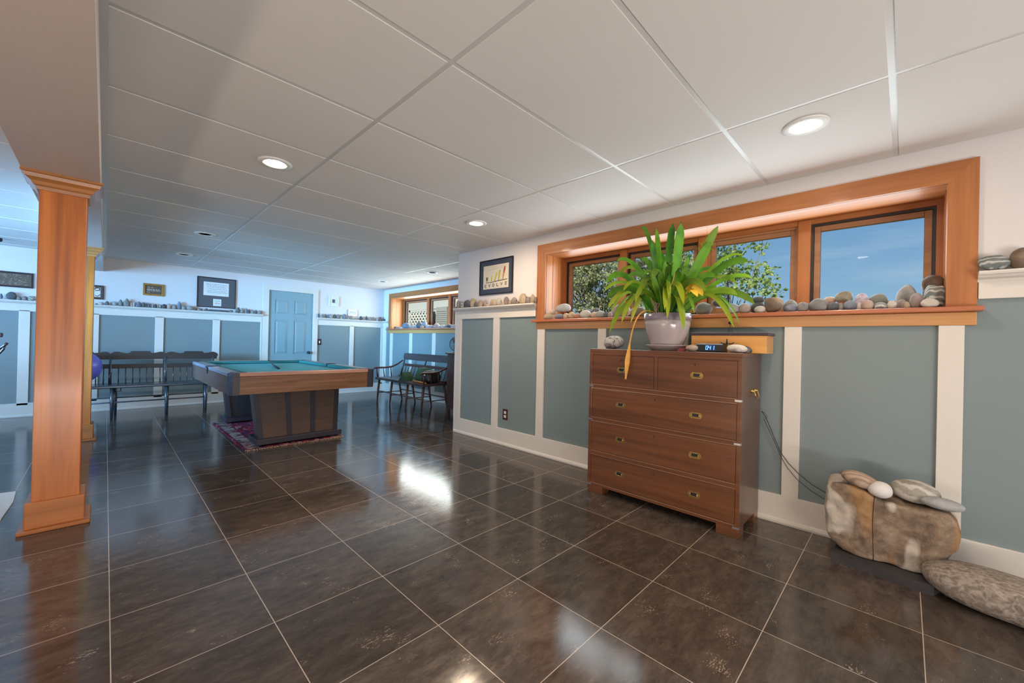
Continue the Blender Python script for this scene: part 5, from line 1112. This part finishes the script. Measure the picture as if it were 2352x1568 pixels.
b = MB(); b.box(-1.35, -.70, 4.94, 5.06, .0, .06, .01); b.box(-.86,-.80,4.75,5.25,0,.05,.01); b.build('base_frame', M['black'], ex)
b = MB(); b.prism([(-.410,4.345),(-.397,4.10),(-.408,3.754),(-1.2,3.70),(-1.3,4.44),(-.60,4.385)], .0, .008, 'z'); o = b.build('floor_mat', M['paper']); rebase(o); tag(o, 'white stiff floor mat at the left edge beside the near column', 'mat')
b = MB(); b.lathe([(.0,-.045),(.018,-.040),(.024,-.02),(.02,-.004),(.012,0)], (-.885,7.55,ZC), 16); o = b.build('ceiling_sensor', M['black']); tag(o, 'tiny dark dome fixture on the ceiling at the far left', 'ceiling fixture')

# ================================================================= OUTSIDE
ground = paint('grass', (.10,.14,.05), .95, .3, 4)
def outer_ground(x0, x1, y0, y1, z):
    b = MB(); b.box(x0, x1, y0, y1, z-.4, z); return b
b = outer_ground(XF+.65, 40, -30, 45, 1.02); b.box(XW+.30, XF+.65, -30, YR-.2, .62, 1.02); o = b.build('lawn', ground); o['kind'] = 'structure'
def leafquads(bm, layer, c, rad, n, rs, size):
    for _ in range(n):
        while True:
            q = Vector((rs.uniform(-1,1), rs.uniform(-1,1), rs.uniform(-1,1)))
            if q.length < 1: break
        p = Vector(c)+Vector((q.x*rad[0], q.y*rad[1], q.z*rad[2]))
        a = Vector((rs.gauss(0,1), rs.gauss(0,1), rs.gauss(0,1))).normalized(); d = a.cross(Vector((rs.gauss(0,1), rs.gauss(0,1), rs.gauss(0,1)))).normalized()
        s_ = size*rs.uniform(.6,1.3); w_ = d.cross(a)*s_*.38
        m0 = p+d*s_*.5+a*s_*.10
        vs = [bm.verts.new(v_) for v_ in (p, m0+w_, p+d*s_, m0-w_)]
        bm.faces.new(vs)
def lfm(name, c0, c1):
    m, nt, bs = base(name, .5, .4); n = N(nt, 'ShaderNodeTexNoise', ins={'Scale':22,'Detail':2}); L(nt, mapped(nt, (1,1,1)), n.inputs['Vector'])
    r = ramp(nt, [(.35,c0),(.65,c1)]); L(nt, n.outputs['Fac'], r.inputs[0]); L(nt, r.outputs[0], bs.inputs['Base Color'])
    tr = N(nt, 'ShaderNodeBsdfTranslucent'); L(nt, r.outputs[0], tr.inputs[0]); ms = N(nt, 'ShaderNodeMixShader', ins={0:.35}); out = nt.nodes['Material Output']
    L(nt, bs.outputs[0], ms.inputs[1]); L(nt, tr.outputs[0], ms.inputs[2]); L(nt, ms.outputs[0], out.inputs[0]); return m
LF = [lfm('shrub_leaf', (.22,.25,.10), (.55,.56,.34)), lfm('tree_leaf', (.16,.26,.05), (.46,.55,.18))]
BK = paint('bark', (.34,.30,.25), .9, .2, 12)
def bush(loc, label, clumps, seed, leafm, size, dens, trunk):
    rs = random.Random(seed); t = thing('shrub', label, 'shrub', loc)
    bm = bmesh.new(); b = MB()
    for (y, z, r_, k) in clumps:
        for _ in range(k):
            yy = y+rs.uniform(-r_, r_); zz = z+rs.uniform(-r_, r_); xx = loc[0]+rs.uniform(-.5,.5)
            leafquads(bm, None, (xx, yy, zz), (.13,.13,.11), dens, rs, size)
            if rs.random() > .4: continue
            by = loc[1]+(yy-loc[1])*.25+rs.uniform(-.1,.1); m_ = Vector((loc[0]+(xx-loc[0])*.4, by+(yy-by)*.55, loc[2]+(zz-loc[2])*.6))
            b.tube([(loc[0]+rs.uniform(-.05,.05), loc[1]+rs.uniform(-.1,.1), loc[2]), m_, (xx, yy, zz), Vector((xx,yy,zz))+Vector((rs.uniform(-.1,.1), (yy-loc[1])*.12, .12))], [.012,.007,.004,.0015], 4, False)
    bmesh.ops.translate(bm, verts=bm.verts, vec=-Vector(loc))
    me = D.meshes.new('foliage'); bm.to_mesh(me); bm.free(); me.materials.append(leafm); fo = D.objects.new('foliage', me); C.objects.link(fo); fo.parent = t
    b.build('branches', BK, t); return t
bush((6.6, 4.15, 1.02), 'dense pale green shrub filling the leftmost pane of the long window', [(4.5,2.0,.55,46),(4.7,2.7,.6,46),(4.1,2.3,.5,34),(5.2,2.1,.5,26),(5.2,2.9,.45,22),(4.3,3.2,.4,14)], 11, LF[0], .062, 62, None)
bush((8.2, 3.50, 1.02), 'greyish shrub seen through the second pane behind the potted plant', [(3.45,2.15,.6,36),(3.8,2.9,.6,36),(3.2,3.0,.45,18),(4.1,2.3,.45,18)], 12, LF[0], .072, 52, None)
bush((6.3, 1.85, 1.02), 'bright leafy branching shrub in the third pane against the sky', [(1.9,2.05,.34,16),(1.72,2.35,.32,14),(2.05,2.65,.28,12),(1.5,2.1,.16,5),(1.42,1.95,.14,4),(1.78,2.75,.16,4),(1.28,1.86,.07,2),(2.2,2.3,.3,10)], 13, LF[1], .060, 26, None)
# porch outside the alcove window
pw = paint('porch_white', (.46,.48,.45), .6, .02); 
po = thing('porch_wall', 'white porch wall with panelling outside the alcove window', 'porch', (7.0, 11.2, 1.02))
b = MB(); b.box(7.0, 7.1, 8.0, 15.0, 1.02, 4.2); b.box(6.985, 7.0, 8.0, 15, 2.085, 2.10); b.box(6.97, 7.0, 8.0, 15.0, 2.62, 2.66); b.build('wall_boards', pw, po)
b = MB(); b.box(6.93, 7.0, 9.50, 10.02, 1.02, 2.12, .004); b.build('grey_screen', paint('screen_grey', (.30,.31,.28), .6, .1, 30), po)
for k in range(9):
    b = MB(); b.box(6.922, 6.93, 9.52, 10.0, 1.50+.06*k, 1.51+.06*k); b.build('slat', paint('slat_grey', (.2,.2,.18)) if k == 0 else D.materials['slat_grey'], po)
la = thing('lattice_panel', 'white diamond lattice panel on the porch outside the alcove window', 'lattice', (6.85, 10.9, 1.02))
b = MB(); rs = random.Random(2)
for k in range(-10, 22):
    y = 9.9+k*.165
    for s_ in (1, -1):
        p0 = Vector((6.85+.006*s_, y, 1.02)); p1 = Vector((6.85+.006*s_, y+s_*1.0, 2.02))
        a, c = (p0, p1)
        def clip(p0, p1, lo, hi):
            d = p1-p0; t0, t1 = 0, 1
            for b_, sg in ((lo, 1), (hi, -1)):
                if abs(d.y) > 1e-6:
                    t_ = (b_-p0.y)/d.y
                    if d.y*sg > 0: t0 = max(t0, t_)
                    else: t1 = min(t1, t_)
            return (p0+d*t0, p0+d*t1) if t1 > t0 else None
        r_ = clip(p0, p1, 10.16, 12.6)
        if r_: b.tube([r_[0], r_[1]], .032, 4)
b.build('lattice', paint('lattice_white', (.50,.52,.49), .6), la)
b = MB(); b.box(6.82, 6.88, 10.10, 12.66, 2.0, 2.06); b.box(6.82,6.88,10.10,10.17,1.02,2.06); b.box(6.82,6.88,11.30,11.38,1.02,2.06); b.box(6.82,6.88,12.6,12.67,1.02,2.06); b.build('frame', pw, la)
b = MB(); b.box(6.95, 6.995, 10.17, 12.6, 1.02, 2.0); b.build('shadow_board', paint('porch_dark', (.012,.014,.012)), la)  # black sheet standing for the shade seen through the lattice holes
